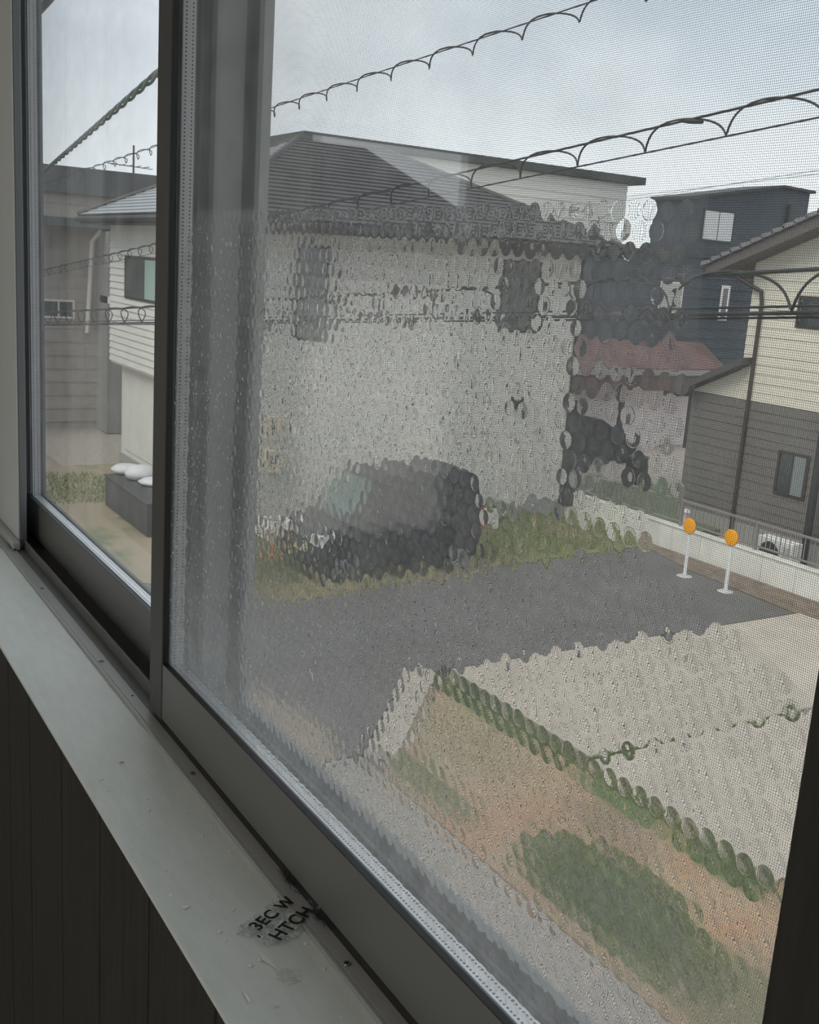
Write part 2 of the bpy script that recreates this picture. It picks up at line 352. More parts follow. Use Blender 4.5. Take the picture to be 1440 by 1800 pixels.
def spacer_bar(name, parent, x0, x1, y0, y1, z0, z1, along):
    """box with uv: u metres along, v 0..1 across"""
    o = MB().box(x0, x1, y0, y1, z0, z1).build(name, spacer_m if along == 'z' else spacer_lit, parent)
    me = o.data; uv = me.uv_layers.new(name='UVMap'); off = wloc(parent)
    for l in me.loops:
        co = me.vertices[l.vertex_index].co + off
        u = co.z if along == 'z' else co.x
        uv.data[l.index].uv = (u, (co.y - y0) / (y1 - y0))
    return o
def sash(name, label, x0, x1, yi, zb, zt, gx0, gx1, gz0, gz1, sm_):
    s = thing(name, ((x0 + x1) / 2, yi, zb), label, 'window sash')
    d = .030
    bx('stile', sm_, s, x0, gx0, yi, yi + d, zb - .002, zt, .0012)
    bx('stile', sm_, s, gx1, x1, yi, yi + d, zb - .002, zt, .0012)
    m = MB(); u, v = gx0 + .0006, gx1 - .0006
    m.box(u, v, yi + .001, yi + .0065, zb, gz0); m.box(u, v, yi + .0065, yi + .0125, zb, gz0 - .006); m.box(u, v, yi + .0175, yi + .0255, zb, gz0 - .006); m.box(u, v, yi + .0255, yi + d, zb, gz0); m.box(u, v, yi + .0125, yi + .0175, zb + .014, gz0 - .006)
    m.build('bottom_rail', alu, s)
    bx('top_rail', alu, s, gx0 + .0006, gx1 - .0006, yi, yi + d, gz1, zt - .012)
    # black rubber around the glass, inside and outside
    for (a, b) in ((yi + .0012, yi + .0068), (yi + .0252, yi + .0295)):
        g = MB(); t = .0006
        g.box(gx0, gx0 + t, a, b, gz0, gz1); g.box(gx1 - t, gx1, a, b, gz0, gz1); g.box(gx0 + t, gx1 - t, a, b, gz0, gz0 + t); g.box(gx0 + t, gx1 - t, a, b, gz1 - t, gz1)
        g.build('gasket', gasket_m, s)
    bx('glass_pane', glass_dusty, s, gx0 + .0002, gx1 - .0002, yi + .0070, yi + .0095, gz0 - .0055, gz1)
    bx('glass_pane', glass_m, s, gx0 + .0002, gx1 - .0002, yi + .0225, yi + .0250, gz0 - .0055, gz1)
    a, b = yi + .0098, yi + .0222
    spacer_bar('spacer', s, gx0 + .0004, gx0 + .004, a, b, gz0 - .0008, gz1, 'z')
    spacer_bar('spacer', s, gx1 - .004, gx1 - .0004, a, b, gz0 - .0008, gz1, 'z')
    spacer_bar('spacer', s, gx0 + .0004, gx1 - .0004, a, b, gz0 - .0055, gz0 - .0010, 'x')
    return s
zb = E - .4876
sR = sash('window_sash', 'inner sliding sash on the right, bubble wrap stuck over its big pane', -1.080, -.195, .350, zb, E + .952, -1.0395, -.236, E - .4256, E + .90, stile_m)
sL = sash('window_sash', 'outer sliding sash on the left with the narrow clear pane', -1.922, -1.028, .390, zb, E + .952, -1.893, -1.069, E - .4256, E + .90, stile_lit)

# =============================================================== INSECT SCREEN
ns = thing('insect_screen', (-.6, .43, E - .49), 'fine grey insect screen outside the right sash', 'insect screen')
sx0, sx1, sz0, sz1 = -1.100, -.196, E - .4905, E + .945
m = MB(); m.box(sx0, sx0 + .078, .4300, .442, sz0, sz1); m.build('frame_bar', alu_d, ns)
bx('frame_bar', alu_d, ns, sx1 - .012, sx1, .4300, .442, sz0, sz1)
bx('frame_bar', alu_d, ns, sx0 + .078, sx1 - .012, .4300, .442, sz0, sz0 + .010)
bx('frame_bar', alu_d, ns, sx0 + .078, sx1 - .012, .4300, .442, sz1 - .02, sz1)
tag(bx('spline', mat('light grey spline', (0.42, 0.43, 0.41), .5), ns, sx0 + .078, sx0 + .090, .4302, .440, sz0 + .01, sz1 - .02), 'light grey spline beside the net')
bx('spline', MATS['light grey spline'], ns, sx0 + .090, sx1 - .012, .4302, .440, sz0 + .010, sz0 + .0235)
m = MB(); x0, x1, z0, z1 = sx0 + .090, sx1 - .012, sz0 + .0235, sz1 - .02; p = .00122; r = .000095
def wire(m, a, b, ax):
    n = len(m.v)
    for q in (a, b):
        for k in range(3):
            t = 2 * PI * k / 3; u, v = r * math.cos(t), r * math.sin(t)
            m.v.append((q[0], q[1] + u, q[2] + v) if ax == 'x' else (q[0] + u, q[1] + v, q[2]))
    for k in range(3): m.f.append([n + k, n + (k + 1) % 3, n + 3 + (k + 1) % 3, n + 3 + k]); m.mi.append(0)
k = x0 + p / 2
while k < x1: wire(m, (k, .4360, z0), (k, .4360, z1), 'z'); k += p
k = z0 + p / 2
while k < z1: wire(m, (x0, .4362, k), (x1, .4362, k), 'x'); k += p
m.build('net', net_m, ns, stuff=True, fixn=False)

# =============================================================== OUTSIDE GROUND
def poly_slab(name, m, pts, z0, z1, **k): return MB().prism(pts, 'z', z0, z1).build(name, m, k.get('parent'), bevel=k.get('bevel', 0))
tag(poly_slab('ground', mat('bare ground', (0.33, 0.30, 0.26), .95, 0, var=.15, vscale=.6), [(-90, -30), (30, -30), (30, 90), (-90, 90)], -.5, -.16), 'bare ground under the neighbourhood', kind='structure')
tag(poly_slab('road', asphalt, [(-15.8, -25), (-9.9, -25), (-9.75, 5.3), (-9.75, 5.62), (-11.62, 7.35), (-11.62, 15.25), (-14.4, 15.5), (-16.1, 16.05), (-15.75, 11.3), (-15.15, 8.0), (-15.5, 6.9), (-16.6, 6.4), (-17.5, 4.5)], -.15, 0), 'dark grey asphalt lane', kind='structure')
tag(poly_slab('verge_strip', mat('straw covered soil', (0.34, 0.28, 0.20), .95, 0, var=.2, vscale=6, bump=.5, bscale=20), [(-14, 3.0), (-12.1, 5.2), (-11.2, 5.45), (-10.35, 5.55), (-9.76, 5.3), (-9.76, 3.0)], -.15, .012), 'straw covered soil strip at the corner of the lane', kind='structure')
tag(poly_slab('path', gravel, [(-9.7, -5), (3, -5), (3, 5.6), (-9.7, 5.6)], -.15, -.005), 'tan gravel strip below the window', kind='structure')
tag(poly_slab('ground_far', gravel, [(-60, 6.5), (-27.2, 6.5), (-27.2, 17), (-22, 17.0), (-22, 18), (-22, 21.4), (-17, 21.4), (-17, 40), (-60, 60)], -.155, -.02), 'gravel lot between the far houses', kind='structure')
verge = tag(poly_slab('verge', verge_m, [(-15.9, 5.9), (-15.15, 7.2), (-15.15, 8.0), (-15.75, 11.3), (-16.1, 16.05), (-20, 16.1), (-20, 7.4), (-19, 7.0), (-17.2, 5.6), (-16.6, 5.6)], -.15, .02), 'mossy grass verge in front of the grey house', kind='structure')
tag(poly_slab('lawn', lawn_m, [(-22, 16.7), (-16.8, 16.7), (-16.8, 21.4), (-22, 21.4)], -.15, .0), 'dark green lawn behind the low wall', kind='structure')
tag(poly_slab('soil_strip', soil, [(-16.5, 16.05), (-14.4, 15.5), (-11.6, 15.28), (-3, 15.28), (-3, 16.25), (-16.5, 16.25)], -.15, .015), 'brown soil strip at the foot of the low wall', kind='structure')

tag(poly_slab('side_yard', mat('tan soil with moss', (0.33, 0.27, 0.19), .95, 0, col2=(0.13, 0.17, 0.07), vscale=.45, thr=(.50, .60), bump=.4, bscale=12), [(-17.5, 4.5), (-16.6, 5.6), (-17.2, 5.6), (-19, 7.0), (-20, 7.4), (-27.0, 7.9), (-27.2, -3), (-17.5, -3)], -.15, .012), 'tan soil and moss beside the white end of the grey house', kind='structure')
# dirt yard with patches of turf: colours belong to the ground itself
def yard_mat():
    m = mat('orange soil and turf', (0.33, 0.23, 0.15), .95, 0, bump=.5, bscale=14); nt = m.node_tree; b = nt.nodes['Principled BSDF']
    tc = N(nt, 'ShaderNodeTexCoord')
    n1 = N(nt, 'ShaderNodeTexNoise', i_Scale=1.6, i_Detail=6.0, i_Roughness=.65); nt.links.new(tc.outputs['Object'], n1.inputs['Vector'])
    r1 = N(nt, 'ShaderNodeValToRGB'); r1.color_ramp.elements[0].position = .35; r1.color_ramp.elements[1].position = .62
    r1.color_ramp.elements[0].color = (0.45, 0.255, 0.145, 1); r1.color_ramp.elements[1].color = (0.42, 0.315, 0.20, 1)
    nt.links.new(n1.outputs['Fac'], r1.inputs[0]); last = r1.outputs[0]
    def patch(cx, cy, rx, ry, col, soft=.35, namp=.8):
        nonlocal last
        mp = N(nt, 'ShaderNodeMapping', vector_type='POINT'); mp.inputs['Location'].default_value = (-cx / rx, -cy / ry, 0); mp.inputs['Scale'].default_value = (1 / rx, 1 / ry, 0)
        nt.links.new(tc.outputs['Object'], mp.inputs[0])
        ln = N(nt, 'ShaderNodeVectorMath', operation='LENGTH'); nt.links.new(mp.outputs[0], ln.inputs[0])
        n2 = N(nt, 'ShaderNodeTexNoise', i_Scale=3.5, i_Detail=5.0); nt.links.new(tc.outputs['Object'], n2.inputs['Vector'])
        a = N(nt, 'ShaderNodeMath', operation='MULTIPLY_ADD'); nt.links.new(n2.outputs['Fac'], a.inputs[0]); a.inputs[1].default_value = namp; nt.links.new(ln.outputs['Value'], a.inputs[2])
        mr = N(nt, 'ShaderNodeMapRange'); nt.links.new(a.outputs[0], mr.inputs[0]); mr.inputs[1].default_value = 1 + namp / 2 + soft; mr.inputs[2].default_value = 1 + namp / 2 - soft
        mx = N(nt, 'ShaderNodeMix', data_type='RGBA'); nt.links.new(mr.outputs[0], mx.inputs[0]); nt.links.new(last, mx.inputs[6]); mx.inputs[7].default_value = (*col, 1)
        last = mx.outputs[2]
    for a in YARD_PATCHES: patch(*a)
    nt.links.new(last, b.inputs['Base Color'])
    return m
G_ = (0.115, 0.165, 0.05)
YARD_PATCHES = [(-9.7, 6.9, 1.3, .7, (0.40, 0.34, 0.22)), (-7.3, 7.2, .6, .3, (0.30, 0.22, 0.15)), (-6.45, 6.35, .95, .55, G_), (-5.55, 6.2, .75, .45, (0.14, 0.18, 0.06)), (-6.2, 7.75, .6, .3, G_), (-7.6, 7.65, .75, .2, G_), (-10.1, 7.75, 1.6, .26, G_), (-11.3, 7.3, .3, .5, G_), (-8.9, 5.95, 1.0, .22, (0.16, 0.17, 0.07)), (-4.7, 6.3, .7, .6, (0.2, 0.18, 0.09))]
yard = tag(poly_slab('yard', yard_mat(), [(-9.2, 5.62), (3, 5.62), (3, 15.28), (-5.68, 15.28), (-5.68, 7.9), (-11.5, 7.9), (-11.35, 7.6)], -.15, .01), 'orange soil yard with turf patches', kind='structure')
kb = thing('kerb', (-10.5, 6.6, 0), 'pale concrete corner kerb between the lane and the yard', 'kerb')
a, b = Vector((-11.62, 7.42, 0)), Vector((-9.62, 5.64, 0)); d = (b - a).normalized(); nrm = Vector((-d.y, d.x, 0)) * -1
if nrm.x < 0: nrm = -nrm
L = (b - a).length; n = 5
for i in range(n):
    p0 = a + d * (L * i / n + .006); p1 = a + d * (L * (i + 1) / n - .006)
    MB().prism([(q.x, q.y) for q in (p0, p1, p1 + nrm * .36, p0 + nrm * .36)], 'z', .0, .13).build('kerb_stone', concrete, kb, bevel=.02)
# parking slabs
pk = thing('parking_slabs', (-8.5, 11, 0), 'four pale concrete parking slabs with grassy joints', 'paving')
for (a, b, c, d) in ((-11.5, -8.53, 8.0, 11.58), (-8.47, -5.7, 7.92, 11.58), (-11.5, -8.53, 11.63, 15.25), (-8.47, -5.7, 11.63, 15.25)):
    bx('slab', concrete, pk, a, b, c, d, -.149, .05, .012)

# =============================================================== GRASS
def blades(name, mat_, regions, label, parent=None, h=(.03, .08), wd=.006):
    m = MB()
    for (fn, n) in regions:
        for _ in range(n):
            x, y = fn(); hh = random.uniform(*h); a = random.uniform(0, 2 * PI); wv = wd * random.uniform(.6, 1.3)
            dx, dy = math.cos(a) * wv, math.sin(a) * wv; lx, ly = random.gauss(0, hh * .35), random.gauss(0, hh * .35)
            m.add([(x - dx, y - dy, .005), (x + dx, y + dy, .005), (x + lx, y + ly, hh)], [(0, 1, 2)])
    o = m.build(name, mat_, parent, fixn=False)
    return tag(o, label, 'grass', kind='stuff')
def ell(cx, cy, rx, ry):
    def f():
        while True:
            u, v = random.uniform(-1, 1), random.uniform(-1, 1)
            q = u * u + v * v
            if q < 1 and random.random() > q * .5: return cx + u * rx, cy + v * ry
    return f
def rect(x0, x1, y0, y1): return lambda: (random.uniform(x0, x1), random.uniform(y0, y1))
blades('turf', grass_b, [(ell(-6.45, 6.35, 1.0, .62), 6500), (ell(-5.55, 6.2, .8, .5), 3200), (ell(-6.2, 7.72, .7, .2), 1500)], 'green turf patch in the orange soil yard')
blades('edge_grass', grass_b, [(rect(-11.3, -8.5, 7.62, 7.93), 3800), (rect(-8.5, -7.0, 7.72, 7.92), 1000), (rect(-7.0, -5.8, 7.75, 7.9), 500), (ell(-11.2, 7.5, .3, .3), 500)], 'green grass strip along the near edge of the parking slabs', h=(.04, .10))
blades('joint_grass', grass_b, [(lambda: (-8.5 + random.gauss(0, .012), 7.95 + abs(random.gauss(0, 1.7)) % 3.6), 1500), (lambda: (-8.5 + random.gauss(0, .02), random.uniform(10.2, 11.6)), 350)], 'thin line of grass growing in the joint between two slabs', h=(.06, .09), wd=.008)
blades('dry_grass', grass_dry, [(ell(-9.7, 6.9, 1.2, .65), 5000), (ell(-7.6, 7.0, 1.3, .7), 2500), (rect(-9.3, -4.0, 5.62, 7.6), 2500)], 'dry straw coloured grass in the yard', h=(.02, .05))
blades('verge_grass', grass_b, [(rect(-19.2, -16.2, 11.6, 15.9), 6500), (ell(-17.0, 7.4, 1.2, .9), 2600), (rect(-26, -22.8, 4.5, 7.0), 2200)], 'green grass on the verge behind the parked van', h=(.05, .14), wd=.012)
blades('verge_straw', grass_dry, [(rect(-16.4, -15.2, 6.8, 11.3), 2500), (ell(-16.2, 6.9, .8, .6), 1500), (ell(-17.5, 15.2, 1.2, .5), 1500)], 'straw coloured grass along the edge of the lane', h=(.04, .10), wd=.010)

#HOUSES
# =============================================================== HOUSES
cream_siding = mat('greyish cream siding', (0.70, 0.685, 0.63), .85, 0, var=.06, vscale=1.2)
white_siding = mat('white siding', (0.62, 0.62, 0.59), .8, 0, var=.03, vscale=2)
ivory = mat('ivory siding', (0.68, 0.645, 0.55), .8, 0, var=.03, vscale=2)
taupe = mat('taupe grey siding', (0.165, 0.155, 0.148), .85, 0, var=.04, vscale=2)
navy = mat('dark blue grey siding', (0.045, 0.06, 0.078), .7, 0, var=.08, vscale=1)
tan_w = mat('grey brown siding', (0.40, 0.355, 0.32), .85, 0, var=.08, vscale=.8)
roof_m = mat('charcoal roof slate', (0.088, 0.086, 0.088), .8, 0, var=.12, vscale=2)
roof_lit = mat('sky lit roof', (0.42, 0.44, 0.46), .35, .4)  # south slope of the slate roof: sky brightness put into its colour
trim_d = mat('dark trim', (0.035, 0.036, 0.038), .6)
trim_w = mat('white trim', (0.80, 0.72, 0.70), .6)
brown_f = mat('dark brown frame', (0.055, 0.042, 0.038), .5)
greenish = mat('green dark fascia', (0.06, 0.07, 0.06), .6)
redbrown = mat('red brown roof', (0.135, 0.078, 0.072), .75, 0, var=.3, vscale=1.2)
found = mat('foundation concrete', (0.33, 0.325, 0.31), .9)
hglass = mat('house window glass', (0.05, 0.065, 0.07), .06, 0, spec=1.0)
curtain_w = mat('white curtain', (0.62, 0.63, 0.64), .9)
def siding(name, m, parent, axis, at, u0, u1, z0, z1, pitch=.18, depth=.015, sgn=1, top=None):
    """wall of overlapping boards. axis 'x': wall at x=at seen from +x, boards run along y; axis 'y': wall at y=at seen from -y.
    top(u) gives gable height"""
    b = MB(); n = max(1, round((z1 - z0) / pitch)); s = 1 if axis == 'x' else -1
    for i in range(n):
        a = z0 + (z1 - z0) * i / n; c = z0 + (z1 - z0) * (i + 1) / n
        if axis == 'x': b.add([(at + depth, u0, a), (at + depth, u1, a), (at, u1, c), (at, u0, c), (at, u0, a), (at, u1, a)], [(0, 1, 2, 3), (0, 4, 5, 1)])
        else: b.add([(u0, at - depth, a), (u1, at - depth, a), (u1, at, c), (u0, at, c), (u0, at, a), (u1, at, a)], [(0, 1, 2, 3), (0, 4, 5, 1)])
    return b.build(name, m, parent, stuff=True, fixn=False)
def hwindow(parent, axis, at, u0, u1, z0, z1, fm, panes=2, proud=.04, curtain=None, fw=.06):
    """sliding house window: frame part with panes as sub-parts"""
    m = MB()
    def B(a, b, c, d, o0, o1):
        if axis == 'x': m.box(at + o0, at + o1, a, b, c, d)
        else: m.box(a, b, at - o1, at - o0, c, d)
    B(u0, u1, z0, z0 + fw, 0, proud); B(u0, u1, z1 - fw, z1, 0, proud)
    B(u0, u0 + fw, z0 + fw, z1 - fw, 0, proud); B(u1 - fw, u1, z0 + fw, z1 - fw, 0, proud)
    W_ = (u1 - u0 - 2 * fw) / panes
    for k in range(1, panes): B(u0 + fw + W_ * k - .025, u0 + fw + W_ * k + .025, z0 + fw, z1 - fw, 0, proud * .8)
    fr = m.build('window', fm, parent)
    for k in range(panes):
        a, b = u0 + fw + W_ * k + .026, u0 + fw + W_ * (k + 1) - .026
        mm = hglass if not curtain or curtain[k] is None else curtain[k]
        q = MB()
        if axis == 'x': q.box(at + .030, at + .036, a, b, z0 + fw, z1 - fw)
        else: q.box(a, b, at - .036, at - .030, z0 + fw, z1 - fw)
        q.build('pane', mm, fr)
    return fr
def roof_face(b, e0, e1, r1, r0, n, lift=.03):
    """courses between eave e0-e1 and ridge r0-r1"""
    e0, e1, r0, r1 = map(Vector, (e0, e1, r0, r1)); nn = (e1 - e0).cross(r0 - e0).normalized()
    if nn.length < .5: nn = (e1 - e0).cross(r1 - e0).normalized()
    if nn.z < 0: nn = -nn
    for i in range(n):
        s, t = i / n, (i + 1) / n
        a0, a1 = e0.lerp(r0, s), e1.lerp(r1, s); c0, c1 = e0.lerp(r0, t), e1.lerp(r1, t)
        b.add([a0 + nn * lift, a1 + nn * lift, c1, c0, a0, a1], [(0, 1, 2, 3), (0, 4, 5, 1)])
# ---- main house
mh = thing('house', (-23.1, 11.9, 0), 'big grey two storey house with a charcoal hip roof behind the van', 'house')
hx0, hx1, hy0, hy1 = -26.9, -19.3, 7.6, 16.2
MB().box(hx0, hx1 - .02, hy0 + .3, hy1, 0, 2.75).box(hx0, hx1 - .02, hy0 + .02, hy1, 2.75, 6.1).build('wall_core', white_siding, mh)
siding('wall_boards', cream_siding, mh, 'x', hx1, hy0, hy1, .35, 6.1, .23)
siding('wall_boards', white_siding, mh, 'y', hy0, hx0, hx1, 2.72, 6.1, .16, .028)
siding('wall_boards', white_siding, mh, 'y', hy0 + .28, hx0 + .3, hx1, .5, 2.72, .6, .004)
bx('soffit', trim_w, mh, hx0, hx1 - .02, hy0 + .02, hy0 + .3, 2.66, 2.72)
bx('foundation', found, mh, hx0, hx1 + .01, hy0 + .25, hy1, -.1, .35)
ex0, ex1, ey0, ey1, ez = -27.6, -18.65, 7.0, 16.8, 6.05
b_ = MB(); rz = 8.12; ra, rb = (-23.1, 10.75, rz), (-23.1, 12.95, rz)
roof_face(b_, (ex1, ey0, ez + .12), (ex1, ey1, ez + .12), rb, ra, 22)
roof_face(b_, (ex0, ey1, ez + .12), (ex0, ey0, ez + .12), ra, rb, 22)
roof_face(b_, (ex1, ey1, ez + .12), (ex0, ey1, ez + .12), rb, rb, 22)
b_.build('roof_slates', roof_m, mh, stuff=True, fixn=False)
b_ = MB(); roof_face(b_, (ex0, ey0, ez + .12), (ex1, ey0, ez + .12), ra, ra, 22); b_.build('roof_slates', roof_lit, mh, stuff=True, fixn=False)
b_ = MB(); b_.tube([(ex1, ey0, ez + .15), ra], .07, 6); b_.tube([(ex1, ey1, ez + .15), rb], .07, 6); b_.tube([ra, rb], .08, 6); b_.tube([(ex0, ey0, ez + .15), ra], .07, 6)
b_.build('ridge_cap', roof_m, mh)
bx('eave_board', trim_d, mh, ex0 + .03, ex1 - .03, ey0 + .03, ey1 - .03, ez - .08, ez + .115)
b_ = MB(); b_.tube([(ex1 + .05, ey0, ez + .02), (ex1 + .05, ey1, ez + .02)], .065, 8); b_.build('gutter', trim_d, mh)
b_ = MB(); b_.tube([(ex1, ey0 - .05, ez + .02), (ex0, ey0 - .05, ez + .02)], .065, 8); b_.build('gutter', trim_d, mh)
hwindow(mh, 'x', hx1, 9.05, 9.75, 3.9, 5.75, trim_d, 1)
hwindow(mh, 'x', hx1, 13.95, 15.0, 4.2, 5.75, trim_d, 2)
hwindow(mh, 'y', hy0, -25.6, -22.6, 4.3, 5.28, trim_d, 2, curtain=(None, mat('pale green curtain', (0.30, 0.42, 0.38), .8)))
b_ = MB(); b_.box(hx1, hx1 + .12, 14.48, 14.75, 2.5, 2.78); b_.build('vent_hood', trim_d, mh)
for z in (1.95, 1.28):
    o = bx('meter_box', mat('beige meter box', (0.80, 0.68, 0.52), .6), mh, hx1 + .016, hx1 + .14, 8.5, 8.86, z, z + .46, .01)
    bx('dial_window', trim_d, o, hx1 + .141, hx1 + .148, 8.6, 8.75, z + .2, z + .36)
b_ = MB(); b_.tube([(hx1 + .06, 14.85, .1), (hx1 + .06, 14.85, 1.75)], .035, 8); b_.build('downspout', cream_siding, mh)
b_ = MB(); b_.tube([(hx1 + .06, 16.15, .1), (hx1 + .06, 16.15, 6.0)], .05, 8); b_.build('downspout', trim_d, mh)
bx('wall_box', trim_d, mh, -19.28, -18.95, 16.25, 16.33, .2, 2.7)  # dark narrow upright slab at the far corner of the house
# deck
dk = thing('deck', (-21, 6.9, .02), 'dark grey step deck along the white side of the house', 'deck')
for k in range(10):
    bx('deck_board', mat('grey deck board', (0.09, 0.09, 0.095), .7), dk, -22.6, -19.6, 6.25 + k * .135, 6.25 + k * .135 + .13, .66, .69)
bx('deck_frame', MATS['grey deck board'], dk, -22.55, -19.65, 6.28, 7.55, .022, .659)
for i, (dx, h) in enumerate(((-.55, .2), (.12, .3), (.75, .14))):
    q = MB(); q.lathe([(.02, 0), (.3, .02), (.34, h * .5), (.22, h * .9), (.05, h)], (-22.05 + dx, 6.75 + .1 * i, .691 ), 'z', 10)
    o = q.build('plastic_bundle', mat('white plastic sheet', (0.70, 0.71, 0.72), .5), None, smooth=True)
    tag(o, ['white plastic bundle at the left end of the deck', 'tallest of the white plastic bundles on the deck', 'low white plastic bundle nearest the window stile'][i], 'bundle')
    o.location = (0, 0, 0)
# ---- white building behind
wb = thing('building', (-34, 22, 0), 'white sided building with a dark roof edge behind the grey house', 'building')
MB().box(-40, -33.02, 16, 29.5, 0, 9.25).build('wall_core', white_siding, wb)
siding('wall_boards', mat('pale siding', (0.85, 0.83, 0.76), .8), wb, 'x', -33.0, 16, 29.5, .3, 9.2, .3, .03)
b_ = MB(); b_.box(-40.4, -32.7, 15.4, 30.15, 9.22, 9.5); b_.build('roof', greenish, wb)
# ---- navy building
nb = thing('building', (-30, 29, 0), 'dark navy two block house with a white curtained upper window', 'building')
MB().box(-33, -28.02, 25.45, 32.6, 0, 6.55).build('wall_core', navy, nb)
siding('wall_boards', navy, nb, 'x', -28, 25.42, 32.6, .2, 6.5, .35, .03)
bx('roof', trim_d, nb, -33.2, -27.85, 25.3, 32.7, 6.5, 6.62)
MB().prism([(28.2, 6.62), (34.4, 6.62), (34.4, 9.2), (32.8, 9.25), (28.2, 8.45)], 'x', -30, -28.3).build('upper_wall', navy, nb)
MB().prism([(28.05, 8.42), (28.05, 8.54), (32.8, 9.35), (34.55, 9.30), (34.55, 9.2), (32.8, 9.26)], 'x', -30.1, -28.15).build('roof_edge', trim_d, nb)
hwindow(nb, 'x', -28.3, 28.95, 30.55, 7.1, 8.2, trim_d, 2, curtain=(curtain_w, curtain_w))
hwindow(nb, 'x', -28, 27.0, 28.1, 4.5, 5.6, trim_w, 1, curtain=(mat('lit blind', (0.5, 0.5, 0.45), .8),))
hwindow(nb, 'x', -28, 30.0, 30.45, 4.35, 5.6, trim_w, 1, fw=.1)
b_ = MB(); b_.tube([(-28.2, 33.3, 8.7), (-28.2, 33.3, 7.7)], .09, 8); b_.lathe([(.02, 0), (.16, .05), (.02, .3)], (-28.15, 33.3, 7.5), 'z', 10); b_.build('wall_lamp', trim_d, nb)
# ---- red roofed house + lot
rh = thing('building', (-27.5, 24, 0), 'low building with two red brown roof bands behind the gravel lot', 'building')
MB().box(-31, -27.1, 20, 30, -.02, 2.2).build('wall_core', trim_w, rh)
MB().prism([(-26.3, 2.75), (-27.6, 3.55), (-31, 3.55), (-31, 2.65), (-26.3, 2.65)], 'y', 19.5, 29).build('upper_roof', redbrown, rh)
bx('gutter', found, rh, -26.45, -26.25, 19.5, 29, 2.52, 2.7)
MB().box(-27.1, -26.4, 20, 29, 2.0, 2.55).build('lower_fascia', redbrown, rh)
for y in (21.2, 24.4, 27.6): bx('post', trim_d, rh, -26.6, -26.45, y, y + .15, -.02, 2.1)
# ---- right house
rt = thing('house', (-14, 22, 0), 'ivory over taupe house with a gable roof at the right edge', 'house')
ry = 19.0
MB().prism([(-16.8, 3.0), (-6, 3.0), (-6, 6.0), (-11.4, 8.15), (-16.8, 6.1)], 'y', ry + .02, 27).build('upper_wall', ivory, rt)
siding('wall_boards', ivory, rt, 'y', ry, -16.8, -6.0, 3.06, 6.1, .2)
MB().box(-18.2, -6, ry + .02, 27, 0, 3.05).build('lower_wall', taupe, rt)
siding('wall_boards', taupe, rt, 'y', ry, -18.2, -6.0, .3, 3.05, .2)
bx('foundation', found, rt, -18.2, -6, ry - .01, 27, -.1, .3)
sl = .378
def rline(x): return 5.93 + (x + 17.75) * sl
MB().prism([(-17.75, 5.93), (-11.4, rline(-11.4)), (-5.05, 5.93), (-5.05, 5.71), (-11.4, rline(-11.4) - .26), (-17.75, 5.71)], 'y', ry - .55, 27.3).build('roof_deck', mat('brown grey barge board', (0.12, 0.105, 0.10), .7), rt)
tl = mat('grey roof tile', (0.20, 0.20, 0.21), .7, 0, var=.2, vscale=5)
for k in range(24):
    x0 = -17.85 + k * .27; z0 = rline(x0) + .01
    MB().prism([(x0, z0 + .02), (x0 + .3, z0 + .3 * sl + .0), (x0 + .3, z0 + .3 * sl + .07), (x0, z0 + .12)], 'y', ry - .62, ry - .2).build('tile', tl, rt)
b_ = MB(); roof_face(b_, (-17.85, ry - .2, 6.0), (-17.85, 27.3, 6.0), (-11.4, 27.3, rline(-11.4) + .06), (-11.4, ry - .2, rline(-11.4) + .06), 22); b_.build('roof_tiles', tl, rt, stuff=True, fixn=False)
MB().prism([(-16.55, 4.0), (-18.6, 3.05), (-18.6, 2.9), (-16.55, 3.84)], 'y', ry - .35, ry + 3.5).build('porch_roof', roof_m, rt)
MB().prism([(-16.79, 3.06), (-18.15, 3.06), (-18.15, 3.1), (-16.79, 3.72)], 'y', ry, ry + .1).build('porch_wall', ivory, rt)
bx('porch_gutter', trim_d, rt, -18.75, -18.58, ry - .4, ry + 3.5, 2.87, 3.0)
hwindow(rt, 'y', ry, -15.5, -14.2, 4.75, 5.42, brown_f, 2)
hwindow(rt, 'y', ry, -15.45, -14.62, 1.15, 2.12, brown_f, 2, curtain=(None, mat('net curtain', (0.22, 0.25, 0.26), .7)))
b_ = MB(); b_.tube([(-17.1, ry - .3, 5.75), (-16.75, ry - .12, 5.55), (-16.5, ry - .07, 5.45), (-16.45, ry - .07, 5.2), (-16.45, ry - .07, .1)], .045, 8); b_.build('downspout', brown_f, rt)
b_ = MB(); b_.tube([(-14.16, ry - .35, 3.1), (-14.16, ry - .35, -.1)], .08, 8); b_.build('downspout', trim_d, rt)
# ---- far left
fl = thing('building', (-36, 6, 0), 'grey brown flat roofed building seen through the left pane', 'building')
MB().box(-42, -33.02, -8, 13.0, -.02, 7.0).build('wall_core', tan_w, fl)
siding('wall_boards', tan_w, fl, 'x', -33, -8, 13, .2, 7.0, .4, .02)
bx('parapet', mat('grey parapet', (0.10, 0.105, 0.11), .8), fl, -42.2, -32.8, -8.2, 13.2, 6.9, 7.65)
bx('canopy', MATS['grey parapet'], fl, -33, -32.0, -8, 11, 5.95, 6.2)
MB().box(-33, -31.8, 8.9, 12.5, .0, 5.9).build('stair_tower', mat('light grey render', (0.30, 0.295, 0.285), .85), fl)
b_ = MB(); b_.tube([(-32.9, 8.6, 2.9), (-32.9, 8.75, 5.6), (-32.6, 8.95, 5.95)], .07, 8); b_.build('downspout', trim_w, fl)
bx('ledge', trim_w, fl, -32.6, -31.5, 8.9, 9.5, 3.85, 4.05)
hwindow(fl, 'x', -33, 7.3, 8.25, 3.3, 3.85, trim_w, 2)
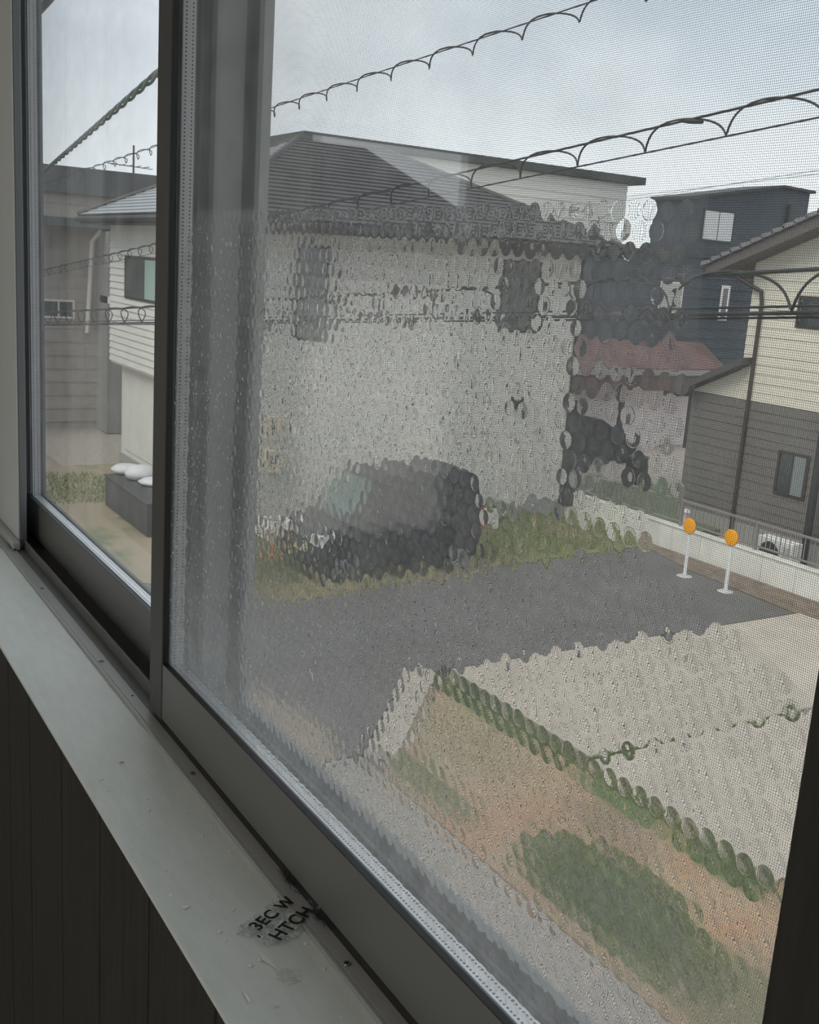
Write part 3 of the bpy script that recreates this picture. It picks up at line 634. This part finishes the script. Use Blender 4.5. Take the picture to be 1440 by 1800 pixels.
an = thing('roof_antenna', (-34, 10.3, 7.65), 'thin antenna mast on the flat roofed building', 'antenna')
b_ = MB(); b_.tube([(-34, 10.3, 7.65), (-34, 10.3, 8.55)], .03, 6); b_.build('mast', trim_d, an)
b_ = MB(); b_.tube([(-34, 9.5, 7.95), (-34, 10.9, 7.9)], .012, 5); [b_.tube([(-34.3, 9.7 + .25 * k, 7.94), (-33.7, 9.7 + .25 * k, 7.94)], .012, 5) for k in range(5)]; b_.build('arms', trim_d, an)
# ---- neighbour seen only in the reflected side window
nh = thing('house', (-9, -6, 0), 'dark roofed neighbour house mirrored in the right pane', 'house')
MB().box(-18, -12.4, -9.2, -1.0, -.16, E - .15).build('wall_core', cream_siding, nh)
MB().prism([(-9.6, E - .18), (-5.75, E + 1.40), (-3.4, E + 1.40), (-.6, E - .18)], 'x', -18.4, -12).build('roof', roof_m, nh)

# =============================================================== LOW WALL, FENCE, AC
lw_ = thing('low_wall', (-13, 16.4, 0), 'low whitish concrete block wall under the thin metal fence', 'wall')
k = -19.7
while k < -3:
    bx('block', wallconc, lw_, k + .004, k + .796, 16.3, 16.45, -.15, .50, .006)
    bx('coping', wallconc, lw_, k + .004, k + .796, 16.28, 16.47, .504, .55, .005); k += .8
fe = thing('fence', (-13, 16.38, .55), 'thin grey metal picket fence on top of the low wall', 'fence')
fm = mat('grey galvanised fence', (0.33, 0.31, 0.30), .5, .3)
bx('top_rail', fm, fe, -19.7, -3, 16.36, 16.40, 1.07, 1.11); bx('bottom_rail', fm, fe, -19.7, -3, 16.36, 16.40, .62, .65)
for k in range(9): bx('post', fm, fe, -19.6 + 2 * k, -19.55 + 2 * k, 16.35, 16.41, .55, 1.115)
src = None
for k in range(150):
    xx = -19.5 + k * .11
    if src is None: src = bx('picket', fm, fe, xx, xx + .012, 16.372, 16.388, .65, 1.07)
    else:
        c = src.copy(); C.objects.link(c); c.parent = fe; c.location = (xx + 19.5, 0, 0)
ac = thing('air_conditioner', (-13.5, 17.0, -.15), 'white outdoor air conditioner unit behind the fence', 'air conditioner')
acm = mat('white painted metal', (0.72, 0.72, 0.70), .5)
bx('casing', acm, ac, -13.93, -13.08, 16.85, 17.15, .12, .74, .02)
q = MB(); q.lathe([(.24, 0), (.24, -.012), (.20, -.012)], (-13.62, 16.849, .43), 'y', 24); q.build('fan_grille', trim_d, ac)
bx('foot', found, ac, -13.9, -13.78, 16.85, 17.15, -.158, .119); bx('foot', found, ac, -13.25, -13.13, 16.85, 17.15, -.158, .119)
bx('side_louvre', mat('pale grey louvre', (0.5, 0.5, 0.49), .6), ac, -13.3, -13.12, 16.842, 16.849, .2, .65)
sm_ = thing('utility_post', (-15.74, 16.7, 0), 'small white capped post between the fence and the lawn', 'post')
bx('post', trim_w, sm_, -15.79, -15.71, 16.66, 16.74, -.01, .74); q = MB(); q.lathe([(.06, 0), (.09, .05), (.03, .12)], (-15.75, 16.7, .74), 'z', 12); q.build('cap', trim_w, sm_)

# =============================================================== SIGNS
orange = mat('orange reflector', (0.95, 0.40, 0.005), .4); wpole = mat('white pole paint', (0.80, 0.81, 0.82), .4)
def sign(x, y, h, label):
    s = thing('delineator', (x, y, 0), label, 'reflector post', 'orange reflector posts')
    q = MB(); q.lathe([(.035, .012), (.035, h - .2)], (x, y, 0), 'z', 14); q.build('pole', wpole, s, smooth=False)
    q = MB(); q.lathe([(.15, 0), (.15, .008), (.06, .03), (.045, .05)], (x, y, .0), 'z', 18); q.build('base_plate', mat('grey base plate', (0.5, 0.5, 0.5), .6), s)
    q = MB(); q.lathe([(.132, .012), (.148, .008), (.150, -.004), (.145, -.012), (.10, -.020), (.02, -.024)], (x, y - .04, h - .14), 'y', 32); o = q.build('reflector_disc', orange, s, smooth=False)
    q = MB(); q.lathe([(.156, .014), (.156, -.002), (.150, -.006)], (x, y - .04, h - .14), 'y', 32); q.build('rim', mat('orange rim', (0.80, 0.30, 0.02), .5), s)
sign(-14.06, 15.07, 1.14, 'orange disc reflector on a white post, left of the pair')
sign(-13.02, 15.07, 1.17, 'orange disc reflector on a white post, right of the pair')

# =============================================================== VAN
vn = thing('van', (-16.45, 9.65, 0), 'small black box van parked on the verge in front of the grey house', 'van')
paint = mat('black car paint', (0.008, 0.011, 0.015), .35, spec=.2); vglass = mat('green tinted car glass', (0.07, 0.13, 0.115), .1, spec=.6); dglass = mat('smoked car glass', (0.010, 0.012, 0.016), .3, spec=.15)
tyre = mat('tyre rubber', (0.02, 0.02, 0.02), .85); rim = mat('wheel alloy', (0.30, 0.31, 0.32), .35, .7); lampm = mat('headlamp lens', (0.65, 0.66, 0.62), .15)
vx, vy = -16.45, 7.98      # centre line, nose
prof = [(0.02, .36), (0.0, .55), (.03, .78), (.10, .93), (.30, 1.00), (.62, 1.09), (.88, 1.42), (1.10, 1.72), (1.28, 1.82), (1.7, 1.885), (2.6, 1.90), (3.15, 1.87), (3.30, 1.78), (3.36, 1.45), (3.40, 1.0), (3.40, .5), (3.36, .30), (3.10, .24), (.30, .24), (.10, .28)]
def vxx(u, z): return u * (.735 if z < 1.02 else .735 - (z - 1.02) * .115)
def vside(yy, z, s, o=0.0): return (vx + vxx(s, z) + s * o, vy + yy, z)
b_ = MB(); rows = []
cyc = sum(p[0] for p in prof) / len(prof); czc = 1.0
for u, ins in ((-1, .06), (-.96, .015), (-.86, 0), (.86, 0), (.96, .015), (1, .06)):
    row = []
    for (yy, z) in prof:
        dy, dz = cyc - yy, czc - z; l = math.hypot(dy, dz) or 1
        y2, z2 = yy + dy / l * ins, z + dz / l * ins
        row.append((vx + vxx(u, z2), vy + y2, z2))
    rows.append(row)
n = len(prof)
for r_ in rows: b_.v += r_
for i in range(5):
    for k in range(n): b_.f.append([i * n + k, i * n + (k + 1) % n, (i + 1) * n + (k + 1) % n, (i + 1) * n + k]); b_.mi.append(0)
b_.f.append(list(range(n))); b_.f.append(list(range(5 * n, 6 * n))[::-1]); b_.mi += [0, 0]
body = b_.build('body', paint, vn)
for s in (1, -1):
    for nm, poly, mm in (('side_window', [(.78, 1.10), (1.20, 1.66), (1.74, 1.70), (1.74, 1.10)], dglass), ('side_window', [(1.80, 1.10), (1.80, 1.70), (2.52, 1.71), (2.52, 1.10)], dglass), ('side_window', [(2.58, 1.14), (2.58, 1.71), (3.12, 1.69), (3.22, 1.18)], dglass)):
        q = MB(); q.add([vside(a, z, s, .004) for a, z in poly] + [vside(a, z, s, -.012) for a, z in poly], [(0, 1, 2, 3), (7, 6, 5, 4), (0, 4, 5, 1), (1, 5, 6, 2), (2, 6, 7, 3), (3, 7, 4, 0)]); q.build(nm, mm, vn)
    q = MB(); q.box(vx + s * .738, vx + s * .75, vy + 1.60, vy + 1.74, .92, .95); q.build('door_handle', paint, vn)
    q = MB(); q.box(vx + s * .738, vx + s * .75, vy + 1.86, vy + 2.0, .92, .95); q.build('door_handle', paint, vn)
    q = MB(); q.lathe([(.02, -.06), (.08, -.05), (.09, .02), (.03, .05)], (vx + s * .83, vy + .84, 1.16), 'y', 12); q.build('wing_mirror', paint, vn, smooth=True)
    q = MB(); q.prism([(vy - .012, .70), (vy + .02, .86), (vy + .16, .92), (vy + .26, .88), (vy + .12, .72)], 'x', vx + s * .44, vx + s * .742); q.build('headlamp', lampm, vn, bevel=.01)
    for yy in (.52, 2.93):
        q = MB(); X_ = vx + s * .645
        q.lathe([(.20, -.075), (.255, -.07), (.27, -.04), (.27, .04), (.255, .07), (.20, .075)], (X_, vy + yy, .27), 'x', 28); wo_ = q.build('wheel', tyre, vn)
        q = MB(); q.lathe([(.185, 0), (.18, s * .012), (.05, s * .028), (.04, s * .03)], (X_ + s * .075, vy + yy, .27), 'x', 20)
        for k in range(5):
            a = 2 * PI * k / 5; c_, s_ = math.cos(a), math.sin(a)
            q.tube([(X_ + s * .1, vy + yy + c_ * .04, .27 + s_ * .04), (X_ + s * .088, vy + yy + c_ * .17, .27 + s_ * .17)], .018, 6)
        q.build('rim', rim, wo_)
        q = MB(); pts = [(vx + s * .742, vy + yy + .315 * math.cos(a), .27 + .315 * math.sin(a)) for a in [PI * k / 12 for k in range(13)]]
        q.tube(pts, .022, 6); q.build('wheel_arch', tyre, vn)
q = MB(); q.add([(vx - .60, vy + .655, 1.14), (vx + .60, vy + .655, 1.14), (vx + .53, vy + 1.115, 1.745), (vx - .53, vy + 1.115, 1.745)], [(0, 1, 2, 3)])
q.v = [(a, b - .012 , c + .008) for a, b, c in q.v]; n0 = list(q.v); q.add([(a, b + .02, c - .012) for a, b, c in n0], [(3, 2, 1, 0), ]); q.f += [[0, 1, 5, 4], [1, 2, 6, 5], [2, 3, 7, 6], [3, 0, 4, 7]]; q.mi += [0] * 4
tag(q.build('windscreen', vglass, vn), 'green tinted windscreen')
bx('number_plate', mat('yellowish plate', (0.6, 0.55, 0.2), .5), vn, vx - .16, vx + .16, vy - .02, vy - .005, .42, .58)
bx('grille', trim_d, vn, vx - .42, vx + .42, vy - .01, vy + .03, .66, .78)
bx('bumper', mat('dark bumper', (0.02, 0.022, 0.026), .5), vn, vx - .70, vx + .70, vy - .03, vy + .05, .26, .50, .02)
bx('rear_lamp', mat('red lamp', (0.25, 0.02, 0.02), .3), vn, vx + .60, vx + .735, vy + 3.36, vy + 3.41, .75, 1.25)

# far car, barrel, clutter by the house
fc = thing('car', (-25.2, 21.4, 0), 'black car parked under the red roofed building', 'car')
pr = [(0, .35), (.05, .7), (.9, .88), (1.5, 1.35), (2.6, 1.38), (3.4, .95), (4.0, .85), (4.1, .4), (3.9, .25), (.2, .25)]
MB().prism([(19.2 + a, c) for a, c in pr], 'x', -25.9, -24.3).build('body', paint, fc, bevel=.08)
MB().prism([(19.2 + a, c) for a, c in ((1.05, .92), (1.55, 1.28), (2.55, 1.31), (3.2, .97))], 'x', -25.92, -24.28).build('side_glass', dglass, fc)
for yy in (20.0, 22.5):
    for X_ in (-25.75, -24.45):
        q = MB(); q.lathe([(.2, -.08), (.3, -.07), (.3, .07), (.2, .08)], (X_ + .05, yy, .285), 'x', 20); q.build('wheel', tyre, fc)
br = thing('barrel', (-21.4, 20.6, 0), 'dark round bin standing on the gravel by the lawn', 'bin')
q = MB(); q.lathe([(.26, 0), (.30, .1), (.32, .6), (.30, .72)], (-21.7, 20.85, .0), 'z', 18); q.build('drum', trim_d, br); q = MB(); q.lathe([(.33, .72), (.33, .76), (.10, .82)], (-21.7, 20.85, .0), 'z', 18); q.build('lid', trim_d, br)
gb = thing('wall_box', (-18.8, 12.8, 0), 'grey storage box against the house wall behind the van', 'storage box')
bx('box_body', found, gb, -19.15, -18.6, 12.45, 13.15, .02, .62, .02); bx('lid', concrete, gb, -19.2, -18.55, 12.4, 13.2, .621, .68, .02)
pot = thing('planter', (-18.8, 13.75, 0), 'round pale planter beside the grey storage box', 'planter')
q = MB(); q.lathe([(.16, .02), (.24, .05), (.28, .38), (.25, .40), (.2, .34)], (-18.8, 13.75, 0), 'z', 18); q.build('pot', wallconc, pot)
q = MB()
for k in range(60):
    a = random.uniform(0, 2 * PI); rr = random.uniform(0, .2); h = random.uniform(.1, .3); x, y = -18.8 + rr * math.cos(a), 13.75 + rr * math.sin(a)
    q.add([(x - .02, y, .33), (x + .02, y, .33), (x + random.gauss(0, .08), y + random.gauss(0, .08), .35 + h)], [(0, 1, 2)])
q.build('leaves', grass_b, pot, stuff=True, fixn=False)
wbag = thing('bag', (-18.7, 8.45, 0), 'white plastic bag at the house wall left of the van', 'bag')
q = MB(); q.lathe([(.20, .02), (.27, .12), (.24, .32), (.10, .44), (.13, .50)], (-18.75, 8.45, 0), 'z', 10); q.build('bag_body', trim_w, wbag)
sh = thing('shrub', (-18.2, 7.75, 0), 'low green shrub beside the white bag', 'shrub'); q = MB()
for k in range(700):
    p = Vector((random.gauss(0, .35), random.gauss(0, .22), abs(random.gauss(0, .22)))); a = Vector((random.gauss(0, 1), random.gauss(0, 1), random.gauss(0, 1))).normalized() * .05; c = Vector((random.gauss(0, 1), random.gauss(0, 1), random.gauss(0, 1))).normalized() * .05
    p = p + Vector((-18.15, 7.7, .03)); q.add([p, p + a, p + c], [(0, 1, 2)])
q.build('leaves', mat('shrub leaf', (0.07, 0.15, 0.05), .6, 0, col2=(0.16, 0.26, 0.08)), sh, stuff=True, fixn=False)
q = MB(); [q.tube([(-18.15, 7.7, .0), (-18.15 + random.gauss(0, .2), 7.7 + random.gauss(0, .15), .4)], .012, 5) for _ in range(7)]; q.build('stems', soil, sh)
cn = thing('traffic_cone', (-17.6, 8.35, .02), 'small orange cone in front of the van nose', 'traffic cone')
q = MB(); q.lathe([(.10, .03), (.03, .42), (.02, .42)], (-17.5, 7.95, .02), 'z', 14); q.build('cone_body', mat('faded orange', (0.75, 0.33, 0.12), .6), cn); bx('base', MATS['faded orange'], cn, -17.64, -17.36, 7.81, 8.09, .021, .049)

#CABLES
# =============================================================== CABLES
blk = mat('black cable sheath', (0.02, 0.022, 0.024), .6)
def aerial(label, P, u, t0, t1, D, pitch, r0, r1, rs, phase, lowers=(0,), splice=None):
    """messenger wire on top, carried cable(s) below, spiral hanger wound around both"""
    P = Vector(P) + Vector((0, 0, E)); u = Vector(u).normalized(); side = u.cross(Vector((0, 0, 1))).normalized(); up = side.cross(u)
    t = thing('overhead_cable', P, label, 'cable')
    q = MB(); q.tube([P + u * t0, P + u * t1], r0, 8); q.build('messenger_wire', blk, t)
    for i, dz in enumerate(lowers):
        q = MB(); q.tube([P + u * t0 - up * (D + dz) + side * .012 * i, P + u * t1 - up * (D + dz) + side * .012 * i], r1 if i == 0 else r1 * .6, 8); q.build('carried_cable', blk, t)
    q = MB(); pts = []; n = int((t1 - t0) / pitch * 28)
    for i in range(n + 1):
        s = t0 + (t1 - t0) * i / n; a = s / pitch + phase; fr = a % 1.0
        h = 1 - math.sin(PI * fr) ** .9
        pts.append(P + u * s - up * (h * (D + .006) - .008) + side * (D * .5 * math.sin(2 * PI * fr)))
    q.tube(pts, rs, 6); q.build('spiral_hanger', blk, t, smooth=True)
    if splice is not None:
        s = splice; q = MB(); c = [P + u * (s + d) - up * (k * D) for d, k in ((.09, .0), (.02, .09), (-.05, .22))]
        q.tube(c, [.008, .014, .009], 8); q.build('splice_sleeve', blk, t)
    return t
aerial('highest looped overhead cable running up to the top edge', (-5.11, 4.08, 1.51), (-.999, .021, -.034), -9, 32, .095, .5495, .0045, .001, .0055, 0, ())
aerial('middle pair of looped overhead cables crossing the sky and roofs', (-3.87, 4.04, .84), (-.996, .053, -.071), -6, 32, .118, .5857, .0065, .0045, .0055, 0, (0,), .22)
aerial('lowest looped overhead cables crossing the house walls', (-2.08, 2.51, .07), (-.997, .013, -.079), -5, 32, .118, .4804, .0062, .0062, .0045, 0, (0, .012, -.02))
def px(x, y, d):
    v = R3 @ Vector((x - 720, -(y - 900), -1878)); return v * (d / 1878) + Vector((0, 0, E))
gr = mat('green grey twisted cable', (0.09, 0.13, 0.11), .7)
def twisted(name, label, a, b, r, m_, pitch=.8, off=.012):
    a, b = Vector(a), Vector(b); u = (b - a).normalized(); s = u.cross(Vector((0, 0, 1))).normalized(); v = s.cross(u); L = (b - a).length
    t = thing(name, a, label, 'cable'); n = int(L / pitch * 10)
    for k in range(3):
        q = MB(); q.tube([a + u * (L * i / n) + (s * math.cos(2 * PI * (i / 10 + k / 3)) + v * math.sin(2 * PI * (i / 10 + k / 3))) * off for i in range(n + 1)], r, 6); q.build('strand', m_, t, smooth=True)
A_ = px(275, 131, 5.0); B_ = px(75, 304, 10.0); d = (A_ - B_)
twisted('service_cable', 'thick twisted green cable slanting across the left pane', B_ - d * .8, A_ + d * .5, .0085, gr)
A_ = px(95, -12, 7.0); B_ = px(68, 20, 8.5); d = (A_ - B_)
twisted('service_cable', 'black twisted cable in the top left corner of the left pane', B_ - d * 2, A_ + d * 4, .012, blk, .5, .02)
for i, (p, q_) in enumerate((((1130, 348), (1440, 299)), ((1130, 342), (1440, 306)))):
    A_ = px(*p, 90); B_ = px(*q_, 60); d = B_ - A_
    t = MB().tube([A_ - d, B_ + d * 1.5], .022, 5).build('power_line', mat('thin grey line', (0.3, 0.3, 0.3), .7)); tag(t, ['thin far power line, lower where the two meet the right edge', 'thin far power line just above its twin at the left end'][1 - i] if False else ['faint distant power line, the upper of two at the right edge', 'faint distant power line, the lower of two at the right edge'][i], 'power line')

#DETAILS
# =============================================================== BUBBLE WRAP
YS = .3560                                   # stuck on the inner face of the inner pane (pane starts at .3570)
bw = thing('bubble_wrap', (-.7, YS, E - .42), 'clear bubble wrap sheet stuck on the right window pane', 'bubble wrap')
gzb = E - .4256 + .0012
left = [(-.978, .040), (-1.000, .02), (-1.026, -.01), (-1.034, -.2)]
right = [(-.347, .041), (-.343, -.022), (-.336, -.09), (-.352, -.105), (-.350, -.132), (-.300, -.14), (-.2415, -.165)]
def lerp_edge(e, z):
    if z >= e[0][1]: return e[0][0]
    for a, b in zip(e[:-1], e[1:]):
        if z >= b[1]:
            f = (a[1] - z) / (a[1] - b[1]) if a[1] != b[1] else 0; return a[0] + (b[0] - a[0]) * f
    return e[-1][0]
poly = [(a, E + b) for a, b in left] + [(-1.034, gzb), (-.2415, gzb)] + [(a, E + b) for a, b in right[::-1]]
q = MB(); q.prism(poly, 'y', YS + .0003, YS + .0007)
fo = q.build('film', film_m, bw)
# object coords for the film's mist gradient are relative to the thing: bottom of sheet = 0
q = MB(); seg = 12; prof_b = [(1.0, 0.0), (.965, .22), (.82, .48), (.58, .76), (.30, .94)]
Rb, Hb = .0050, .00065
def dome_vs(cx, cz, k, hs, ox=0.0, oz=0.0):
    vs = []
    for rr, hh in prof_b:
        for j in range(seg):
            a = 2 * PI * j / seg; vs.append((cx + rr * Rb * k * math.cos(a) + ox * hh, YS - .00005 - hh * Hb * hs, cz + rr * Rb * k * math.sin(a) + oz * hh))
    vs.append((cx + ox, YS - .00005 - Hb * hs, cz + oz)); return vs
fs = []
for i in range(len(prof_b) - 1):
    for j in range(seg): fs.append((i * seg + j, i * seg + (j + 1) % seg, (i + 1) * seg + (j + 1) % seg, (i + 1) * seg + j))
top = len(prof_b) * seg
for j in range(seg): fs.append(((top - seg) + j, (top - seg) + (j + 1) % seg, top))
fs.append(tuple(range(seg))[::-1])
pz = .0110; spots = []; rowi = 0; z = .034
while z > -.4256 + .008:
    x = -1.03 + (pz * .5 if rowi % 2 else 0)
    while x < -.245:
        if lerp_edge(left, z) + .006 < x < lerp_edge(right, z) - .006: spots.append((x + random.gauss(0, .0003), z + random.gauss(0, .0003)))
        x += pz
    z -= pz * .866; rowi += 1
spots.sort(key=lambda p: -p[0])                # nearest to the camera first
m1 = MB(); m1.add(dome_vs(0, 0, 1, 1), fs)
m1.v = [(a, b - (YS), c) for a, b, c in m1.v]
proto = m1.build('bubble', bubble_m, None, smooth=True, fixn=True)
proto.parent = bw
first = True
for (x, z) in spots[:300]:
    if first: o = proto; first = False
    else: o = proto.copy(); C.objects.link(o)
    o.location = Vector((x, YS, E + z)) - bw.location; o.rotation_euler = (random.gauss(0, .0), 0, random.gauss(0, .0)); o.scale = (1, random.uniform(.55, 1.1), 1)
m2 = MB()
for (x, z) in spots[300:]: m2.add(dome_vs(x, E + z, random.uniform(.85, 1.06), random.uniform(.35, 1.25), random.gauss(0, .0012), random.gauss(0, .0012)), fs)
m2.build('small_bubbles', bubble_m, bw, smooth=True, stuff=True, fixn=False)
# bubble glints: highlights modelled as short white streaks and arcs on the film
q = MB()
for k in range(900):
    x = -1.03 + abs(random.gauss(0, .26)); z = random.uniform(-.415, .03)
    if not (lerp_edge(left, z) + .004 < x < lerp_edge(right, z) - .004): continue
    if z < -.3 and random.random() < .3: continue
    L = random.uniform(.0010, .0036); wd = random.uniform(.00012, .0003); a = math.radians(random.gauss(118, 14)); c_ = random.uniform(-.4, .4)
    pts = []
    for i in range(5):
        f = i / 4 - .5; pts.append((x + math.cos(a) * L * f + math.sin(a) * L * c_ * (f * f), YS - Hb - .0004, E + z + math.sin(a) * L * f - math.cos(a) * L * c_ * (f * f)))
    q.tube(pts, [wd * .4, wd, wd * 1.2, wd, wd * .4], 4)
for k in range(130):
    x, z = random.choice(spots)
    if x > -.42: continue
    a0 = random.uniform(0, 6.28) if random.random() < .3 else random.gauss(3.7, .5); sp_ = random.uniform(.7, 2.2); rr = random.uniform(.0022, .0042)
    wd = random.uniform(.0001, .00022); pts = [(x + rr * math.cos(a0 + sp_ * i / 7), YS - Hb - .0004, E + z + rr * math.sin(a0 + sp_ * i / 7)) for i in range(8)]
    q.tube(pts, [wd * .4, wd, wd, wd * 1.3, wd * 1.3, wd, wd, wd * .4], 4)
q.build('bubble_glints', glint_m, bw, stuff=True, fixn=False)
for (pxx, pyy, s) in ((549, 1190, .0035), (545, 1180, .002)):
    v = R3 @ Vector((pxx - 720, -(pyy - 900), -1878)); v *= (YS - .0035) / v.y; v.z += E
    MB().prism([(v.x - s * .5, v.z + s), (v.x + s * .3, v.z + s * .7), (v.x + s * .6, v.z - s * .8), (v.x, v.z - s * .3)], 'y', v.y - .0003, v.y).build('white_fleck', white_scrap, bw)

# =============================================================== CRUMBS ON THE SILL
def crumb_mesh(s, k):
    rnd = random.Random(k); n = 7; pts = []
    for i in range(n):
        a = 2 * PI * i / n; r = s * rnd.uniform(.5, 1.1); pts.append((r * math.cos(a), r * math.sin(a)))
    m = MB(); vs = [(x, y, .0004 + rnd.uniform(0, s * .25)) for x, y in pts] + [(x * .8, y * .8, .0008 + s * .28 + rnd.uniform(0, s * .25)) for x, y in pts]
    m.add(vs, [tuple(range(n))[::-1], tuple(range(n, 2 * n))] + [(i, (i + 1) % n, n + (i + 1) % n, n + i) for i in range(n)]); return m
protos = [crumb_mesh(.0016, k).build('plastic_crumb', white_scrap) for k in range(4)]
def sillpt(pxx, pyy, z=ZS):
    v = R3 @ Vector((pxx - 720, -(pyy - 900), -1878)); v *= (z - E) / v.z; return Vector((v.x, v.y, z))
cr_ = [(178, 1372), (192, 1392), (259, 1406), (290, 1417), (262, 1425), (291, 1448), (250, 1450), (252, 1470), (233, 1492), (330, 1430), (356, 1470), (372, 1455), (388, 1483), (404, 1497), (326, 1518), (292, 1532), (300, 1575), (366, 1578), (372, 1582), (325, 1598), (353, 1617), (405, 1605), (420, 1628), (398, 1655), (440, 1700), (456, 1690), (537, 1660), (546, 1688), (570, 1705), (463, 1713), (487, 1770), (577, 1760), (600, 1790), (515, 1710), (385, 1640), (410, 1600), (261, 1358), (313, 1400), (347, 1507), (276, 1361)]
done = set()
for i, (a, b) in enumerate(cr_):
    k = i % 4; p = sillpt(a, b)
    if k in done: o = protos[k].copy(); C.objects.link(o)
    else: o = protos[k]; done.add(k)
    o.location = p; s = random.uniform(.6, 1.3); o.scale = (s, s * random.uniform(.5, 1.2), s); o.rotation_euler = (0, 0, random.uniform(0, 6.28))
    tag(o, 'tiny plastic crumb scattered on the off white window sill', 'crumb', 'plastic crumbs on the sill')
def scrap(pxx, pyy, pts, m_, label, name='plastic_scrap'):
    p = sillpt(pxx, pyy); m = MB(); n = len(pts); c = Vector((0, 0))
    vs = [(x, y, .0004 + .0012 * ((i * 7) % 3) / 2) for i, (x, y) in enumerate(pts)]; vs += [(x, y, z + .0005) for x, y, z in vs]
    m.add(vs, [tuple(range(n))[::-1], tuple(range(n, 2 * n))] + [(i, (i + 1) % n, n + (i + 1) % n, n + i) for i in range(n)])
    o = m.build(name, m_); o.location = p; tag(o, label, 'plastic scrap'); return o
scrap(213, 1338, [(-.004, -.002), (.004, -.003), (.005, .002), (-.002, .003)], white_scrap, 'small white chip alone on the far part of the sill')
scrap(508, 1716, [(-.009, -.006), (0, -.010), (.010, -.005), (.009, .005), (0, .009), (-.008, .004)], scrap_m, 'rounded clear film scrap below the printed scrap')
scrap(470, 1690, [(-.012, -.001), (-.002, -.003), (.010, .001), (.012, .003), (.0, .002)], white_scrap, 'long thin milky sliver below the printed scrap')
scrap(432, 1752, [(-.008, 0), (.008, -.0012), (.008, .0004), (-.008, .0012)], white_scrap, 'thin straight milky sliver near the bottom of the sill')
scrap(326, 1596, [(-.003, -.002), (.003, -.002), (.002, .003), (-.002, .002)], white_scrap, 'pale chip near the sill edge left of the printed scrap')
scrap(440, 1640, [(-.012, -.004), (-.004, -.008), (.006, -.004), (.002, .004), (-.008, .006)], scrap_m, 'clear torn film bit left of the printed scrap')
scrap(545, 1600, [(-.006, -.001), (.006, .0), (.007, .0015), (-.005, .001)], white_scrap, 'milky sliver on the right of the printed scrap')
# torn printed scrap
tp = sillpt(497, 1620)
ts = thing('printed_scrap', tp, 'crumpled clear scrap with bold black letters on the sill', 'plastic scrap')
rnd = random.Random(3); nx, ny = 14, 12; vs = []; fs2 = []
ax = (sillpt(560, 1590) - sillpt(440, 1690)); ang = math.atan2(ax.y, ax.x)
ca, sa = math.cos(ang), math.sin(ang)
for j in range(ny + 1):
    for i in range(nx + 1):
        u = (i / nx - .5) * .062; v = (j / ny - .5) * .040
        if i in (0, nx) or j in (0, ny): u += rnd.gauss(0, .0022); v += rnd.gauss(0, .0022)
        vs.append((tp.x + u * ca - v * sa, tp.y + u * sa + v * ca, ZS + .0012 + abs(rnd.gauss(0, .0013)) + .002 * math.exp(-((u - .005) ** 2 + v * v) / .0002)))
for j in range(ny):
    for i in range(nx):
        if (i, j) in ((0, 0), (0, ny - 1), (nx - 1, 0), (1, 0), (0, 1), (nx - 1, ny - 1)): continue
        a = j * (nx + 1) + i; fs2.append((a, a + 1, a + nx + 2, a + nx + 1))
q = MB(); q.add(vs, fs2); o = q.build('torn_film', scrap_m, ts, fixn=False)
so = o.modifiers.new('t', 'SOLIDIFY'); so.thickness = .0003
def letters(txt, size, u, v, rot, shear=0):
    cu = bpy.data.curves.new('letters', 'FONT'); cu.body = txt; cu.size = size; cu.extrude = .00012; cu.offset = size * .018; cu.space_character = 1.05
    tmp = bpy.data.objects.new('tmp', cu); C.objects.link(tmp); dg = bpy.context.evaluated_depsgraph_get(); dg.update()
    me = bpy.data.meshes.new_from_object(tmp.evaluated_get(dg)); bpy.data.objects.remove(tmp); bpy.data.curves.remove(cu)
    o = bpy.data.objects.new('lettering', me); C.objects.link(o); me.materials.clear(); me.materials.append(ink); o.parent = ts
    o.location = (u * ca - v * sa, u * sa + v * ca, .0055); o.rotation_euler = (0.0, 0, ang + rot); return o
letters('HTCH', .0165, -.0275, -.017, .0); letters('3EC W', .0155, -.0265, .003, .0); letters('-', .012, -.030, -.004, 1.2)
# lint
for (a, b, lb) in ((522, 1545, 'dark lint tuft at the foot of the right sash, the farther one'), (566, 1616, 'dark lint tuft at the foot of the right sash beside the printed scrap')):
    p = sillpt(a, b, ZFL); p.y = .347; q = MB()
    for k in range(60):
        s0 = p + Vector((random.gauss(0, .006), random.gauss(0, .0012), abs(random.gauss(0, .001)) + .0006)); s1 = s0 + Vector((random.gauss(0, .003), random.gauss(0, .0015), abs(random.gauss(0, .0022)))); s2 = s1 + Vector((random.gauss(0, .003), random.gauss(0, .001), random.gauss(0, .0008)))
        s1.y = min(s1.y, .3492); s2.y = min(s2.y, .3492); s0.y = min(s0.y, .3492); s2.z = max(s2.z, ZFL + .0004)
        q.tube([s0, s1, s2], .00018, 4)
    tag(q.build('lint_tuft', lint_m, None, fixn=False), lb, 'lint')
# curtain bunched left of the window (seen mirrored in the left pane)
ct = MB(); n = 60; prev = None; a0 = []
for i in range(n + 1):
    f = i / n; x = -2.75 + .62 * f; y = .13 + .035 * math.sin(f * 2 * PI * 8) + .01 * math.sin(f * 37); a0.append((x, y))
for i in range(n):
    (xa, ya), (xb, yb) = a0[i], a0[i + 1]
    ct.add([(xa, ya, ZF + .05), (xb, yb, ZF + .05), (xb, yb, ZC - .08), (xa, ya, ZC - .08)], [(0, 1, 2, 3)])
o = ct.build('curtain', curt_m, None, smooth=True, fixn=False); tag(o, 'beige pleated curtain mirrored as vertical folds in the left pane', 'curtain')
so = o.modifiers.new('t', 'SOLIDIFY'); so.thickness = .002
